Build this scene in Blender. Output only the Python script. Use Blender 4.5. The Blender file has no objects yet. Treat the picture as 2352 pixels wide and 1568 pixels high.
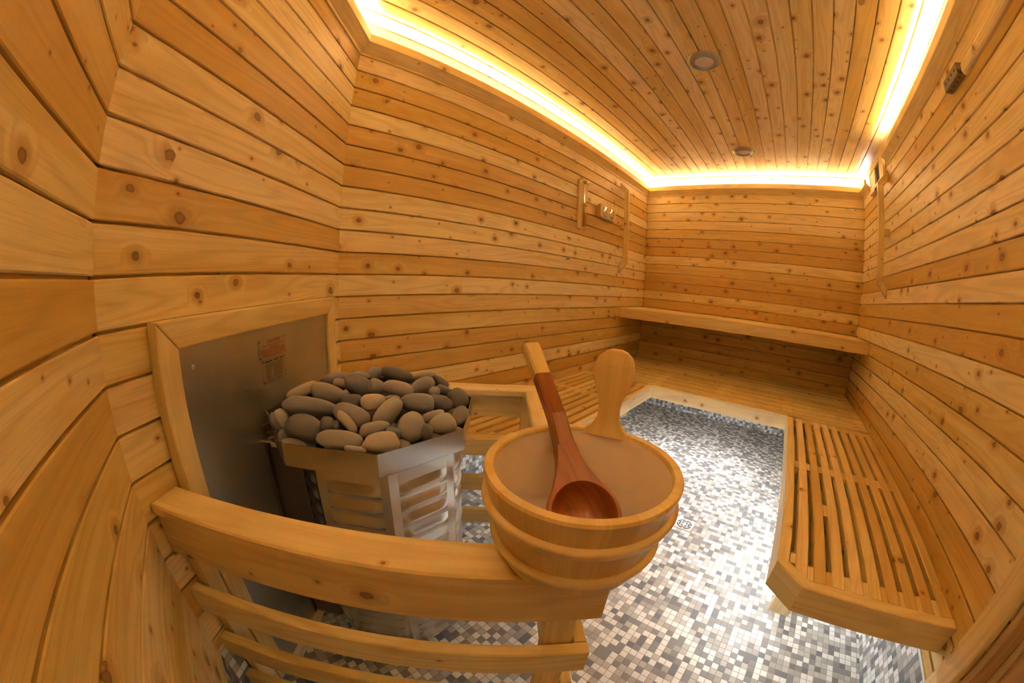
import bpy, bmesh, math, random
from mathutils import Vector, Matrix, noise
C = bpy.context.scene.collection
SC = bpy.context.scene
R = random.Random(11)
PI = math.pi

# ------------------------------------------------------------------ room
XC, XE, YA, YD = -1.382, 0.733, -0.224, 3.492     # left, right, front, back wall faces
CH0, CH1 = (-0.690, YA), (XC, 0.466)               # ends of the 45 degree corner wall
ZCEIL = 2.365
ZT = 0.345                                         # top of the tiled base
SEAM0, PITCH = 1.639, 0.09
CORNER = (-0.457, -0.457, 0.0)                     # origin of the corner wall frame: x = out of wall, y = along wall

# ------------------------------------------------------------------ mesh builder
class MB:
    def __init__(self):
        self.v = []; self.f = []; self.uv = []; self.tn = []; self.mi = []
    def face(self, pts, uvs=None, tone=(.5, .5), mi=0):
        n = len(self.v)
        self.v += [tuple(p) for p in pts]
        self.f.append(list(range(n, n + len(pts))))
        self.uv += uvs if uvs else [(p[0], p[1]) for p in pts]
        self.tn += [tone] * len(pts)
        self.mi.append(mi)
    def build(self, name, mats, parent=None, smooth=False, merge=False):
        me = bpy.data.meshes.new(name)
        me.from_pydata(self.v, [], self.f)
        l1 = me.uv_layers.new(name='UVMap'); l2 = me.uv_layers.new(name='Tone')
        for i in range(len(self.uv)):
            l1.data[i].uv = self.uv[i]; l2.data[i].uv = self.tn[i]
        mats = mats if isinstance(mats, (list, tuple)) else [mats]
        for m in mats: me.materials.append(m)
        for p, k in zip(me.polygons, self.mi): p.material_index = k; p.use_smooth = smooth
        if merge:
            bm = bmesh.new(); bm.from_mesh(me); bmesh.ops.remove_doubles(bm, verts=bm.verts, dist=1e-5)
            bm.to_mesh(me); bm.free()
        o = bpy.data.objects.new(name, me); C.objects.link(o)
        if parent: o.parent = parent
        return o

def tone(lo=0.0, hi=1.0):
    return (R.uniform(lo, hi), R.random())

def plank(mb, o, a, c, n, L, w, t, ch=.0025, tn=None, ends=True, mi=0, u0=None):
    """board: origin corner o, along a (L), across c (w), outward n (t); long front edges chamfered"""
    o, a, c, n = map(Vector, (o, a, c, n))
    tn = tn or tone(); u0 = R.uniform(0, 60) if u0 is None else u0; v0 = R.uniform(0, 9)
    prof = [(0, 0), (0, t - ch), (ch, t), (w - ch, t), (w, t - ch), (w, 0)]
    P = [(o + c * x + n * y, o + c * x + n * y + a * L) for x, y in prof]
    vv = [0, t, t + ch, w + t, w + t + ch, w + 2 * t]
    flip = a.cross(c).dot(n) < 0
    def q(pts, uv):
        if flip: pts = pts[::-1]; uv = uv[::-1]
        mb.face(pts, uv, tn, mi)
    m = len(prof)
    for i in range(m):
        j = (i + 1) % m
        v1 = vv[i]; v2 = vv[j] if j else vv[i] + w
        q([P[i][0], P[i][1], P[j][1], P[j][0]][::-1], [(u0, v0 + v1), (u0 + L, v0 + v1), (u0 + L, v0 + v2), (u0, v0 + v2)][::-1])
    if ends:
        q([p[0] for p in P][::-1], [(u0 + x * .2, v0 + y * 2 + x) for x, y in prof][::-1])
        q([p[1] for p in P], [(u0 + x * .2, v0 + y * 2 + x) for x, y in prof])

def box(mb, lo, hi, tn=None, axis=None, mi=0, ch=0.0025):
    """axis aligned board, grain along its longest side (or axis), four long edges chamfered"""
    lo = Vector(lo); hi = Vector(hi); d = hi - lo
    ax = axis if axis is not None else max(range(3), key=lambda i: d[i])
    b, c = [i for i in range(3) if i != ax]
    ch = min(ch, d[b] * .3, d[c] * .3)
    tn = tn or tone(); u0 = R.uniform(0, 60); v0 = R.uniform(0, 9)
    pr = [(ch, 0), (d[b] - ch, 0), (d[b], ch), (d[b], d[c] - ch), (d[b] - ch, d[c]), (ch, d[c]), (0, d[c] - ch), (0, ch)]
    def P(x, y, s):
        p = [0, 0, 0]; p[ax] = lo[ax] + s; p[b] = lo[b] + x; p[c] = lo[c] + y; return Vector(p)
    e = [Vector((0, 0, 0)) for _ in range(3)]
    A = Vector([1 if i == ax else 0 for i in range(3)]); B = Vector([1 if i == b else 0 for i in range(3)]); Cc = Vector([1 if i == c else 0 for i in range(3)])
    flip = A.cross(B).dot(Cc) < 0
    L = d[ax]; s = 0
    def q(pts, uv):
        if flip: pts = pts[::-1]; uv = uv[::-1]
        mb.face(pts, uv, tn, mi)
    for i in range(8):
        j = (i + 1) % 8
        l = math.hypot(pr[j][0] - pr[i][0], pr[j][1] - pr[i][1])
        q([P(*pr[i], 0), P(*pr[j], 0), P(*pr[j], L), P(*pr[i], L)][::-1],
          [(u0, v0 + s), (u0, v0 + s + l), (u0 + L, v0 + s + l), (u0 + L, v0 + s)][::-1])
        s += l
    q([P(x, y, 0) for x, y in pr], [(u0 + x * .15, v0 + y) for x, y in pr])
    q([P(x, y, L) for x, y in pr][::-1], [(u0 + x * .15, v0 + y) for x, y in pr][::-1])

def prism(mb, poly, z0, z1, tn=None, mi=0, u=0, grain=(1, 0)):
    """vertical prism over a counter-clockwise polygon in xy"""
    tn = tn or tone(); u0 = R.uniform(0, 60); gx, gy = grain
    f = lambda p: (u0 + p[0] * gx + p[1] * gy, -p[0] * gy + p[1] * gx)
    mb.face([(x, y, z1) for x, y in poly], [f(p) for p in poly], tn, mi)
    mb.face([(x, y, z0) for x, y in poly][::-1], [f(p) for p in poly][::-1], tn, mi)
    s = 0
    for i in range(len(poly)):
        a, b = poly[i], poly[(i + 1) % len(poly)]
        l = math.hypot(b[0] - a[0], b[1] - a[1])
        mb.face([(*a, z0), (*b, z0), (*b, z1), (*a, z1)], [(u0 + s, 0), (u0 + s + l, 0), (u0 + s + l, z1 - z0), (u0 + s, z1 - z0)], tn, mi)
        s += l

def lathe(mb, prof, ctr=(0, 0, 0), n=48, tn=(.5, .5), mi=0, axes=None, staves=0, a0=0, a1=2 * PI):
    """revolve (r, z) profile; axes = (x, y, z) unit vectors"""
    ex, ey, ez = [Vector(a) for a in (axes or ((1, 0, 0), (0, 1, 0), (0, 0, 1)))]
    c = Vector(ctr); s = [0]
    for i in range(1, len(prof)): s.append(s[-1] + math.hypot(prof[i][0] - prof[i - 1][0], prof[i][1] - prof[i - 1][1]))
    st = [(R.uniform(.2, .8), R.random()) for _ in range(max(1, staves))]; so = [R.uniform(0, 50) for _ in range(max(1, staves))]
    for k in range(n):
        t0 = a0 + (a1 - a0) * k / n; t1 = a0 + (a1 - a0) * (k + 1) / n
        idx = int(k * staves / n) if staves else 0
        tt = st[idx] if staves else tn
        P = lambda r, z, t: c + ex * (r * math.cos(t)) + ey * (r * math.sin(t)) + ez * z
        for i in range(len(prof) - 1):
            (r1, z1), (r2, z2) = prof[i], prof[i + 1]
            pts = [P(r1, z1, t0), P(r1, z1, t1), P(r2, z2, t1), P(r2, z2, t0)]
            if staves: uv = [(so[idx] + s[i], t0 * .13), (so[idx] + s[i], t1 * .13), (so[idx] + s[i + 1], t1 * .13), (so[idx] + s[i + 1], t0 * .13)]
            else: uv = [(t0 * .13, s[i]), (t1 * .13, s[i]), (t1 * .13, s[i + 1]), (t0 * .13, s[i + 1])]
            if r1 < 1e-6: pts = pts[1:]; uv = uv[1:]
            elif r2 < 1e-6: pts = pts[:3]; uv = uv[:3]
            mb.face(pts, uv, tt, mi)

def tag(o, label=None, cat=None, group=None, kind=None):
    if label: o['label'] = label
    if cat: o['category'] = cat
    if group: o['group'] = group
    if kind: o['kind'] = kind
    return o

def thing(name, label, cat, loc=(0, 0, 0), rz=0, group=None):
    o = bpy.data.objects.new(name, None); C.objects.link(o)
    o.empty_display_size = .05
    o.location = loc; o.rotation_euler = (0, 0, rz)
    return tag(o, label, cat, group)

# ------------------------------------------------------------------ materials
def newmat(name):
    m = bpy.data.materials.new(name); m.use_nodes = True
    nt = m.node_tree; nt.nodes.clear()
    out = nt.nodes.new('ShaderNodeOutputMaterial'); b = nt.nodes.new('ShaderNodeBsdfPrincipled')
    nt.links.new(b.outputs[0], out.inputs[0])
    return m, nt, b

class N:
    def __init__(s, nt): s.nt = nt
    def new(s, t, **k):
        n = s.nt.nodes.new(t)
        for a, v in k.items(): setattr(n, a, v)
        return n
    def inp(s, sock, v):
        if v is None: return
        if isinstance(v, bpy.types.NodeSocket): s.nt.links.new(v, sock)
        else: sock.default_value = v
    def m(s, op, a, b=None, c=None, clamp=False):
        n = s.new('ShaderNodeMath', operation=op, use_clamp=clamp)
        s.inp(n.inputs[0], a); s.inp(n.inputs[1], b); s.inp(n.inputs[2], c)
        return n.outputs[0]
    def mix(s, f, a, b, mode='MIX'):
        n = s.new('ShaderNodeMix', data_type='RGBA', blend_type=mode)
        s.inp(n.inputs[0], f); s.inp(n.inputs[6], a); s.inp(n.inputs[7], b)
        return n.outputs[2]
    def ss(s, x, lo, hi, a=0.0, b=1.0):
        n = s.new('ShaderNodeMapRange', interpolation_type='SMOOTHSTEP')
        s.inp(n.inputs[0], x); n.inputs[1].default_value = lo; n.inputs[2].default_value = hi
        n.inputs[3].default_value = a; n.inputs[4].default_value = b
        return n.outputs[0]
    def xyz(s, x, y, z=0.0):
        n = s.new('ShaderNodeCombineXYZ'); s.inp(n.inputs[0], x); s.inp(n.inputs[1], y); s.inp(n.inputs[2], z)
        return n.outputs[0]
    def noise(s, v, scale, detail=2.0, rough=.5, dim='3D'):
        n = s.new('ShaderNodeTexNoise', noise_dimensions=dim); s.inp(n.inputs['Vector'], v)
        n.inputs['Scale'].default_value = scale; n.inputs['Detail'].default_value = detail; n.inputs['Roughness'].default_value = rough
        return n.outputs[0]

def c4(*a): return (*a, 1.0)

def wood(name, light, mid, dark, rough=.5, knots=.3, knot_size=1.0, spread=1.0, grain=1.0, coat=0.0, ridge=1.0):
    m, nt, b = newmat(name); g = N(nt)
    uv = g.new('ShaderNodeUVMap', uv_map='UVMap').outputs[0]
    tn = g.new('ShaderNodeUVMap', uv_map='Tone').outputs[0]
    s1 = g.new('ShaderNodeSeparateXYZ'); nt.links.new(uv, s1.inputs[0]); U, V = s1.outputs[0], s1.outputs[1]
    s2 = g.new('ShaderNodeSeparateXYZ'); nt.links.new(tn, s2.inputs[0]); T, K = s2.outputs[0], s2.outputs[1]
    # knots: one candidate per 9 cm cell, most of them dropped
    kd = None
    def voro(scale, keep, r0, r1, off):
        vo = g.new('ShaderNodeTexVoronoi', voronoi_dimensions='2D', feature='F1'); vo.inputs['Scale'].default_value = scale
        g.inp(vo.inputs['Vector'], g.xyz(g.m('ADD', g.m('MULTIPLY', U, .8), off), V))
        cs = g.new('ShaderNodeSeparateColor'); nt.links.new(vo.outputs['Color'], cs.inputs[0])
        d = g.m('DIVIDE', vo.outputs['Distance'], scale)
        rad = g.m('MULTIPLY_ADD', cs.outputs[1], r1 - r0, r0)
        has = g.m('GREATER_THAN', cs.outputs[0], keep)
        return g.m('ADD', g.m('DIVIDE', d, rad), g.m('MULTIPLY', g.m('SUBTRACT', 1.0, has), 50.0)), cs.outputs[2]
    k1, c1 = voro(9.5, 1 - knots, .0060 * knot_size, .0140 * knot_size, 0.0)
    k2, c2 = voro(17.0, 1 - knots * .45, .002 * knot_size, .0045 * knot_size, 3.7)
    wob = g.noise(uv, 90.0, 0.0)
    kk = g.m('ADD', g.m('MINIMUM', k1, k2), g.m('MULTIPLY_ADD', wob, .6, -.30))
    # grain deflected round the knots
    defl = g.ss(k1, 0.6, 4.5, .011, 0.0)
    low = g.noise(g.xyz(g.m('MULTIPLY', U, 1.1), g.m('MULTIPLY', g.m('ADD', V, defl), 11.0), g.m('MULTIPLY', K, 30)), 1.0, 1.0, .45)
    rings = g.m('SINE', g.m('MULTIPLY', g.m('ADD', low, g.m('MULTIPLY', defl, 14.0)), 62.0))
    rings = g.m('POWER', g.m('MULTIPLY_ADD', rings, .5, .5), 2.2)
    fine = g.noise(g.xyz(g.m('MULTIPLY', U, 7.0), g.m('MULTIPLY', V, 420.0), K), 1.0, 1.0, .6)
    broad = g.noise(g.xyz(g.m('MULTIPLY', U, .9), g.m('MULTIPLY', V, 16.0), g.m('MULTIPLY', K, 11)), 1.0, 1.0, .55)
    # colour
    tb = g.m('ADD', g.m('MULTIPLY_ADD', g.m('SUBTRACT', T, .5), spread * 1.25, .5), g.m('MULTIPLY', g.m('SUBTRACT', broad, .5), 1.1), clamp=True)
    cr = g.new('ShaderNodeValToRGB'); nt.links.new(tb, cr.inputs[0])
    e = cr.color_ramp.elements; e[0].position = .08; e[0].color = c4(*dark); e[1].position = .92; e[1].color = c4(*light)
    x = cr.color_ramp.elements.new(.5); x.color = c4(*mid)
    hue = g.mix(g.m('MULTIPLY', g.m('FRACT', g.m('MULTIPLY', K, 7.3)), .9 * min(1, spread)), c4(1, 1, 1), c4(1.0, .935, 1.03), 'MIX')
    base = g.mix(1.0, cr.outputs[0], hue, 'MULTIPLY')
    col = g.mix(g.m('MULTIPLY', rings, .22 * grain * ridge), base, c4(dark[0] * .66, dark[1] * .50, dark[2] * .35))
    col = g.mix(g.m('MULTIPLY', g.ss(fine, .45, .75), .20 * grain), col, c4(dark[0] * .62, dark[1] * .46, dark[2] * .3))
    halo = g.ss(kk, 1.0, 3.4, .55, 0.0)
    col = g.mix(halo, col, c4(*[d * q for d, q in zip(dark, (.72, .55, .4))]))
    kn = g.ss(kk, .75, 1.1, 1.0, 0.0)
    rim = g.ss(kk, .45, .85, 0.0, 1.0)
    kcol = g.mix(rim, c4(.27, .115, .035), c4(.11, .038, .010))
    col = g.mix(g.m('MULTIPLY', kn, .80), col, kcol)
    nt.links.new(col, b.inputs['Base Color'])
    b.inputs['Roughness'].default_value = rough
    b.inputs['Coat Weight'].default_value = coat; b.inputs['Coat Roughness'].default_value = .25
    return m

def plain(name, col, rough=.5, metal=0.0, **k):
    m, nt, b = newmat(name); b.inputs['Base Color'].default_value = c4(*col)
    b.inputs['Roughness'].default_value = rough; b.inputs['Metallic'].default_value = metal
    for a, v in k.items(): b.inputs[a.replace('_', ' ')].default_value = v
    return m

def tiles(name):
    m, nt, b = newmat(name); g = N(nt)
    uv = g.new('ShaderNodeUVMap', uv_map='UVMap').outputs[0]
    s1 = g.new('ShaderNodeSeparateXYZ'); nt.links.new(uv, s1.inputs[0])
    p = .0254
    a = g.m('DIVIDE', s1.outputs[0], p); c = g.m('DIVIDE', s1.outputs[1], p)
    fa, fc = g.m('FRACT', a), g.m('FRACT', c)
    ia, ic = g.m('FLOOR', a), g.m('FLOOR', c)
    wn = g.new('ShaderNodeTexWhiteNoise', noise_dimensions='3D'); g.inp(wn.inputs['Vector'], g.xyz(ia, ic, 4.3))
    cr = g.new('ShaderNodeValToRGB'); cr.color_ramp.interpolation = 'CONSTANT'; nt.links.new(wn.outputs[0], cr.inputs[0])
    stops = [(0, (.80, .79, .77)), (.34, (.50, .485, .455)), (.56, (.385, .37, .345)), (.70, (.25, .243, .24)), (.88, (.18, .18, .19))]
    e = cr.color_ramp.elements; e[0].color = c4(*stops[0][1]); e[1].position = stops[1][0]; e[1].color = c4(*stops[1][1])
    for ps, cl in stops[2:]: x = e.new(ps); x.color = c4(*cl)
    v = g.m('MULTIPLY_ADD', wn.outputs[1], 0.0, 1.0) if False else None
    d = g.m('MINIMUM', g.m('MINIMUM', fa, g.m('SUBTRACT', 1.0, fa)), g.m('MINIMUM', fc, g.m('SUBTRACT', 1.0, fc)))
    gm = g.ss(d, .022, .045)
    col = g.mix(gm, c4(.27, .26, .235), cr.outputs[0])
    nt.links.new(col, b.inputs['Base Color'])
    nt.links.new(g.ss(d, .03, .06, .8, .5), b.inputs['Roughness'])
    bp = g.new('ShaderNodeBump'); bp.inputs['Strength'].default_value = .6; bp.inputs['Distance'].default_value = .001
    nt.links.new(g.ss(d, .02, .09), bp.inputs['Height']); nt.links.new(bp.outputs[0], b.inputs['Normal'])
    return m

def steel(name, col, rough, aniso=True, smudge=.12, bump=0.0):
    m, nt, b = newmat(name); g = N(nt)
    tc = g.new('ShaderNodeTexCoord').outputs['Object']
    n1 = g.noise(tc, 9.0, 3.0); mp = g.new('ShaderNodeMapping'); nt.links.new(tc, mp.inputs[0]); mp.inputs['Scale'].default_value = (4, 4, 300)
    n2 = g.noise(mp.outputs[0], 1.0, 2.0)
    b.inputs['Metallic'].default_value = 1.0
    nt.links.new(g.mix(n1, c4(*[x * .8 for x in col]), c4(*col)), b.inputs['Base Color'])
    nt.links.new(g.m('ADD', rough, g.m('MULTIPLY', g.m('ADD', n1, n2), smudge)), b.inputs['Roughness'])
    return m

def stone(name, a, bb):
    m, nt, b = newmat(name); g = N(nt)
    tc = g.new('ShaderNodeTexCoord').outputs['Object']
    oi = g.new('ShaderNodeObjectInfo').outputs['Random']
    n1 = g.noise(g.new('ShaderNodeVectorMath', operation='ADD').outputs[0], 3.0) if False else g.noise(tc, 22.0, 4.0, .6)
    n2 = g.noise(tc, 700.0, 2.0, .6)
    n3 = g.noise(tc, 160.0, 3.0, .7)
    col = g.mix(g.m('ADD', g.m('MULTIPLY', n1, .7), g.m('MULTIPLY', oi, .4), clamp=True), c4(*a), c4(*bb))
    col = g.mix(g.ss(n2, .62, .72, 0, .45), col, c4(*[x * 1.9 for x in bb]))
    col = g.mix(g.ss(n3, .30, .38, .5, 0), col, c4(*[x * .35 for x in a]))
    nt.links.new(col, b.inputs['Base Color']); b.inputs['Roughness'].default_value = .78
    bp = g.new('ShaderNodeBump'); bp.inputs['Strength'].default_value = .35; bp.inputs['Distance'].default_value = .0008
    nt.links.new(g.m('ADD', n2, g.m('MULTIPLY', n3, 1.5)), bp.inputs['Height']); nt.links.new(bp.outputs[0], b.inputs['Normal'])
    return m

def emit(name, col, s):
    m = bpy.data.materials.new(name); m.use_nodes = True; nt = m.node_tree; nt.nodes.clear()
    e = nt.nodes.new('ShaderNodeEmission'); e.inputs[0].default_value = c4(*col); e.inputs[1].default_value = s
    o = nt.nodes.new('ShaderNodeOutputMaterial'); nt.links.new(e.outputs[0], o.inputs[0]); return m

CED_L, CED_M, CED_D = (.87, .70, .34), (.785, .58, .195), (.66, .42, .10)
M = {
 'cedar': wood('cedar_boards', CED_L, CED_M, CED_D, rough=.48, knots=.30),
 'bench': wood('bench_cedar', (.85, .67, .31), (.79, .59, .22), (.68, .46, .14), rough=.48, knots=.16, knot_size=.8),
 'trim': wood('trim_cedar', (.85, .68, .33), (.80, .61, .25), (.72, .51, .17), rough=.48, knots=.10, knot_size=.8, spread=.6),
 'pale': wood('pale_cedar', (.87, .75, .45), (.83, .69, .38), (.75, .57, .27), rough=.5, knots=.08, spread=.6),
 'ladle': wood('stained_wood', (.44, .145, .018), (.35, .10, .012), (.24, .06, .008), rough=.38, knots=0.0, spread=.6, coat=.3, grain=1.6),
 'birch': wood('smooth_pine', (.80, .60, .24), (.75, .53, .19), (.68, .46, .14), rough=.42, knots=0.0, spread=.7, grain=.8),
 'hoop': wood('hoop_wood', (.85, .66, .30), (.81, .60, .25), (.75, .53, .20), rough=.42, knots=.0, spread=.5, grain=.5),
 'tile': tiles('mosaic_tiles'),
 'panel': steel('brushed_steel', (.64, .62, .585), .30, smudge=.10),
 'steel': steel('bright_steel', (.80, .78, .75), .14, smudge=.10),
 'dark_metal': plain('dark_metal', (.24, .19, .16), .42, .85),
 'nickel': plain('satin_nickel', (.62, .58, .52), .28, 1.0),
 'chrome': plain('chrome', (.85, .84, .82), .12, 1.0),
 'lens': plain('frosted_lens', (.80, .66, .52), .5),
 'white': plain('white_enamel', (.80, .78, .72), .35),
 'trimwhite': plain('pale_edge_strip', (.78, .77, .74), .4, .3),
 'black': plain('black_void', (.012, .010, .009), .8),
 'liner': plain('clear_plastic_liner', (.76, .60, .46), .28, 0.0, Coat_Weight=.4),
 'glass': plain('clear_glass', (.96, .96, .95), .04, 0.0, Transmission_Weight=1.0, IOR=1.45),
 'sand': plain('orange_sand', (.78, .36, .04), .9),
 'red': plain('red_print', (.45, .07, .02), .6),
 'blackprint': plain('black_print', (.05, .04, .03), .6),
 'plate': steel('label_plate', (.62, .56, .48), .36),
 'led': emit('led_cover', (.90, 1.02, 1.32), 184.0),
 'ledcool': emit('cool_led_cover', (.87, .96, 1.08), 118.0),
 'door': wood('door_cedar', (.70, .50, .24), (.62, .41, .18), (.52, .31, .12), knots=.1),
 'ring': plain('grey_ring', (.30, .285, .26), .32, .55),
}
ST = {'g': stone('grey_stone', (0.208, 0.207, 0.248), (0.318, 0.311, 0.370)), 'd': stone('dark_stone', (0.124, 0.124, 0.155), (0.208, 0.207, 0.248)),
      'b': stone('brown_stone', (0.268, 0.244, 0.269), (0.377, 0.348, 0.383)), 't': stone('tan_stone', (0.417, 0.353, 0.323), (0.536, 0.467, 0.444)),
      'p': stone('pinkish_stone', (0.318, 0.265, 0.303), (0.406, 0.353, 0.403)), 'o': stone('olive_stone', (0.318, 0.300, 0.308), (0.417, 0.399, 0.417))}

# ------------------------------------------------------------------ walls
SEAMS = [SEAM0 - PITCH * i for i in range(15)][::-1] + [SEAM0 + PITCH * i for i in range(1, 10)]
G = .0060

def wall(name, p0, p1, n, holes=(), zlo=ZT, zhi=2.40):
    """planked wall between plan points p0 and p1, n = into the room"""
    mb = MB(); p0 = Vector((*p0, 0)); p1 = Vector((*p1, 0)); a = (p1 - p0).normalized(); L = (p1 - p0).length; n = Vector((*n, 0))
    zs = [zlo] + [z for z in SEAMS if zlo + .01 < z < zhi - .01] + [zhi]
    for i in range(len(zs) - 1):
        z0 = zs[i] + (G / 2 if i else 0); z1 = zs[i + 1] - (G / 2 if i < len(zs) - 2 else 0)
        spans = [(0, L)]
        for (h0, h1, hz0, hz1) in holes:
            if z0 < hz1 - .001 and z1 > hz0 + .001:
                s2 = []
                for s, e in spans:
                    if h0 > s: s2.append((s, min(e, h0)))
                    if h1 < e: s2.append((max(s, h1), e))
                spans = s2
        tn = tone()
        for s, e in spans:
            if e - s > .003:
                plank(mb, p0 + a * s + Vector((0, 0, z0)) - n * .016, a, (0, 0, 1), n, e - s, z1 - z0, .016, ch=.0022, tn=tn)
    # backing shows as the tongue at the bottom of each groove; its low tone paints in the depth shade
    bk = []
    spans = [(0, L, zlo, zhi)]
    for (h0, h1, hz0, hz1) in holes:
        spans = [(0, h0, zlo, zhi), (h1, L, zlo, zhi), (h0, h1, hz1, zhi)]
        spans = [s for s in spans if s[1] - s[0] > .003]
    for s, e, z0, z1 in spans:
        plank(mb, p0 + a * s + Vector((0, 0, z0)) - n * .045, a, (0, 0, 1), n, e - s, z1 - z0, .034, ch=.001, tn=(.1, .3))
    return tag(mb.build(name, M['cedar']), kind='structure')

S2 = math.sqrt(.5)
wall('wall_left', CH1, (XC, YD), (1, 0))
wall('wall_back', (XC, YD), (XE, YD), (0, -1))
DOOR0, DOOR1, DOORZ = -0.06, 0.715, 2.02
wall('wall_right', (XE, YD), (XE, YA), (-1, 0), holes=[(YD - DOOR1, YD - DOOR0, 0, DOORZ)])
wall('wall_front', (XE, YA), CH0, (0, 1))
wall('wall_corner', CH0, CH1, (S2, S2))

def tilebase(name, p0, p1, n, hole=None):
    mb = MB(); p0 = Vector((*p0, 0)); p1 = Vector((*p1, 0)); a = (p1 - p0).normalized(); L = (p1 - p0).length; n = Vector((*n, 0))
    sp = [(0, L)] if not hole else [(0, hole[0]), (hole[1], L)]
    for s, e in sp:
        A = p0 + a * s; B = p0 + a * e
        q = [A - n * .04, B - n * .04, B, A]
        zt = ZT - .009
        mb.face([A, B, B + Vector((0, 0, zt)), A + Vector((0, 0, zt))][::-1], [(s, 0), (e, 0), (e, zt), (s, zt)][::-1])
        for z0, z1, off, mi in ((zt, ZT, .003, 1),):
            A2 = A + n * off; B2 = B + n * off
            mb.face([A2 + Vector((0, 0, z0)), B2 + Vector((0, 0, z0)), B2 + Vector((0, 0, z1)), A2 + Vector((0, 0, z1))][::-1], None, (.5, .5), mi)
            mb.face([A - n * .02 + Vector((0, 0, z1)), B - n * .02 + Vector((0, 0, z1)), B2 + Vector((0, 0, z1)), A2 + Vector((0, 0, z1))], None, (.5, .5), mi)
            mb.face([A + Vector((0, 0, z0)), B + Vector((0, 0, z0)), B2 + Vector((0, 0, z0)), A2 + Vector((0, 0, z0))], None, (.5, .5), mi)
        mb.face([A - n * .045, B - n * .045, B - n * .045 + Vector((0, 0, ZT)), A - n * .045 + Vector((0, 0, ZT))], [(s, 0), (e, 0), (e, ZT), (s, ZT)])
    return tag(mb.build(name, [M['tile'], M['trimwhite']]), kind='structure')
tilebase('baseboard_left', CH1, (XC, YD), (1, 0))
tilebase('baseboard_back', (XC, YD), (XE, YD), (0, -1))
tilebase('baseboard_right', (XE, YD), (XE, YA), (-1, 0), hole=(YD - DOOR1, YD - DOOR0))
tilebase('baseboard_front', (XE, YA), CH0, (0, 1))
tilebase('baseboard_corner', CH0, CH1, (S2, S2))

mb = MB()
fl = [(XC - .05, YA - .05), (XE + .25, YA - .05), (XE + .25, YD + .05), (XC - .05, YD + .05)]
ox, oy = -.2705, 1.606
mb.face([(x, y, 0) for x, y in fl], [(x - ox + 2.54, y - oy + 2.54) for x, y in fl])
mb.face([(x, y, -.04) for x, y in fl][::-1], [(x + 3, y + 3) for x, y in fl][::-1])
tag(mb.build('floor', M['tile']), kind='structure')

mb = MB()
x = -.237 - .0892 * 13
while x < XE + .05:
    plank(mb, (x + G / 2, YA - .05, ZCEIL + .016), (0, 1, 0), (1, 0, 0), (0, 0, -1), YD - YA + .1, .0892 - G, .016, ch=.0022)
    x += .0892
plank(mb, (XC - .05, YA - .05, ZCEIL + .05), (0, 1, 0), (1, 0, 0), (0, 0, -1), YD - YA + .1, XE - XC + .1, .039, ch=.001, tn=(.35, .3))
tag(mb.build('ceiling', M['cedar']), kind='structure')

# crown board with its upstand, mitred at the corners, and the bead under it
def off_pt(P, i, o):
    """offset vertex i of an open/closed ccw-inward polyline P by o to its left-hand side"""
    n = len(P)
    def nrm(a, b):
        d = Vector(b) - Vector(a); d.normalize(); return Vector((d.y, -d.x))
    p = Vector(P[i])
    n1 = nrm(P[i - 1], P[i]) if i > 0 else None
    n2 = nrm(P[i], P[i + 1]) if i < n - 1 else None
    if n1 is None: return p + n2 * o
    if n2 is None: return p + n1 * o
    b = (n1 + n2).normalized(); return p + b * (o / b.dot(n1))
def moulding(P, seg, prof, name, mat):
    """one length of moulding along segment seg of the polyline P"""
    mb = MB(); tn = tone(); u0 = R.uniform(0, 50)
    A = [(*off_pt(P, seg, o), z) for o, z in prof]; B = [(*off_pt(P, seg + 1, o), z) for o, z in prof]
    s = 0; m = len(prof); L = (Vector(B[0]) - Vector(A[0])).length
    for i in range(m):
        j = (i + 1) % m; l = math.hypot(prof[j][0] - prof[i][0], prof[j][1] - prof[i][1])
        mb.face([A[i], B[i], B[j], A[j]], [(u0, s), (u0 + L, s), (u0 + L, s + l), (u0, s + l)], tn); s += l
    mb.face(A[::-1], [(u0 + o, z) for o, z in prof][::-1], tn); mb.face(B, [(u0 + o, z) for o, z in prof], tn)
    o = mb.build(name, mat)
    bm = bmesh.new(); bm.from_mesh(o.data); bmesh.ops.remove_doubles(bm, verts=bm.verts, dist=1e-5); bmesh.ops.recalc_face_normals(bm, faces=bm.faces); bm.to_mesh(o.data); bm.free()
    return o
# going so that the room is on the right-hand side: left wall up, back wall, right wall down
POLY = [(XE, YA), CH0, CH1, (XC, YD), (XE, YD), (XE, 3.232)]
POLY2 = [(XE, 2.62), (XE, YA)]
CROWN = [(0, 2.183), (.006, 2.183), (.046, 2.222), (.046, 2.266), (.030, 2.266), (.030, 2.240), (0, 2.212)]
BEAD = [(0, 2.168), (.007, 2.168), (.007, 2.181), (0, 2.181)]
k = 1
for P in (POLY, POLY2):
    for s in range(len(P) - 1):
        tag(moulding(P, s, CROWN, 'trim_%d' % k, M['trim']), kind='structure')
        b = moulding(P, s, BEAD, 'bead', M['trim']); b.parent = bpy.data.objects['trim_%d' % k]
        k += 1

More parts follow.
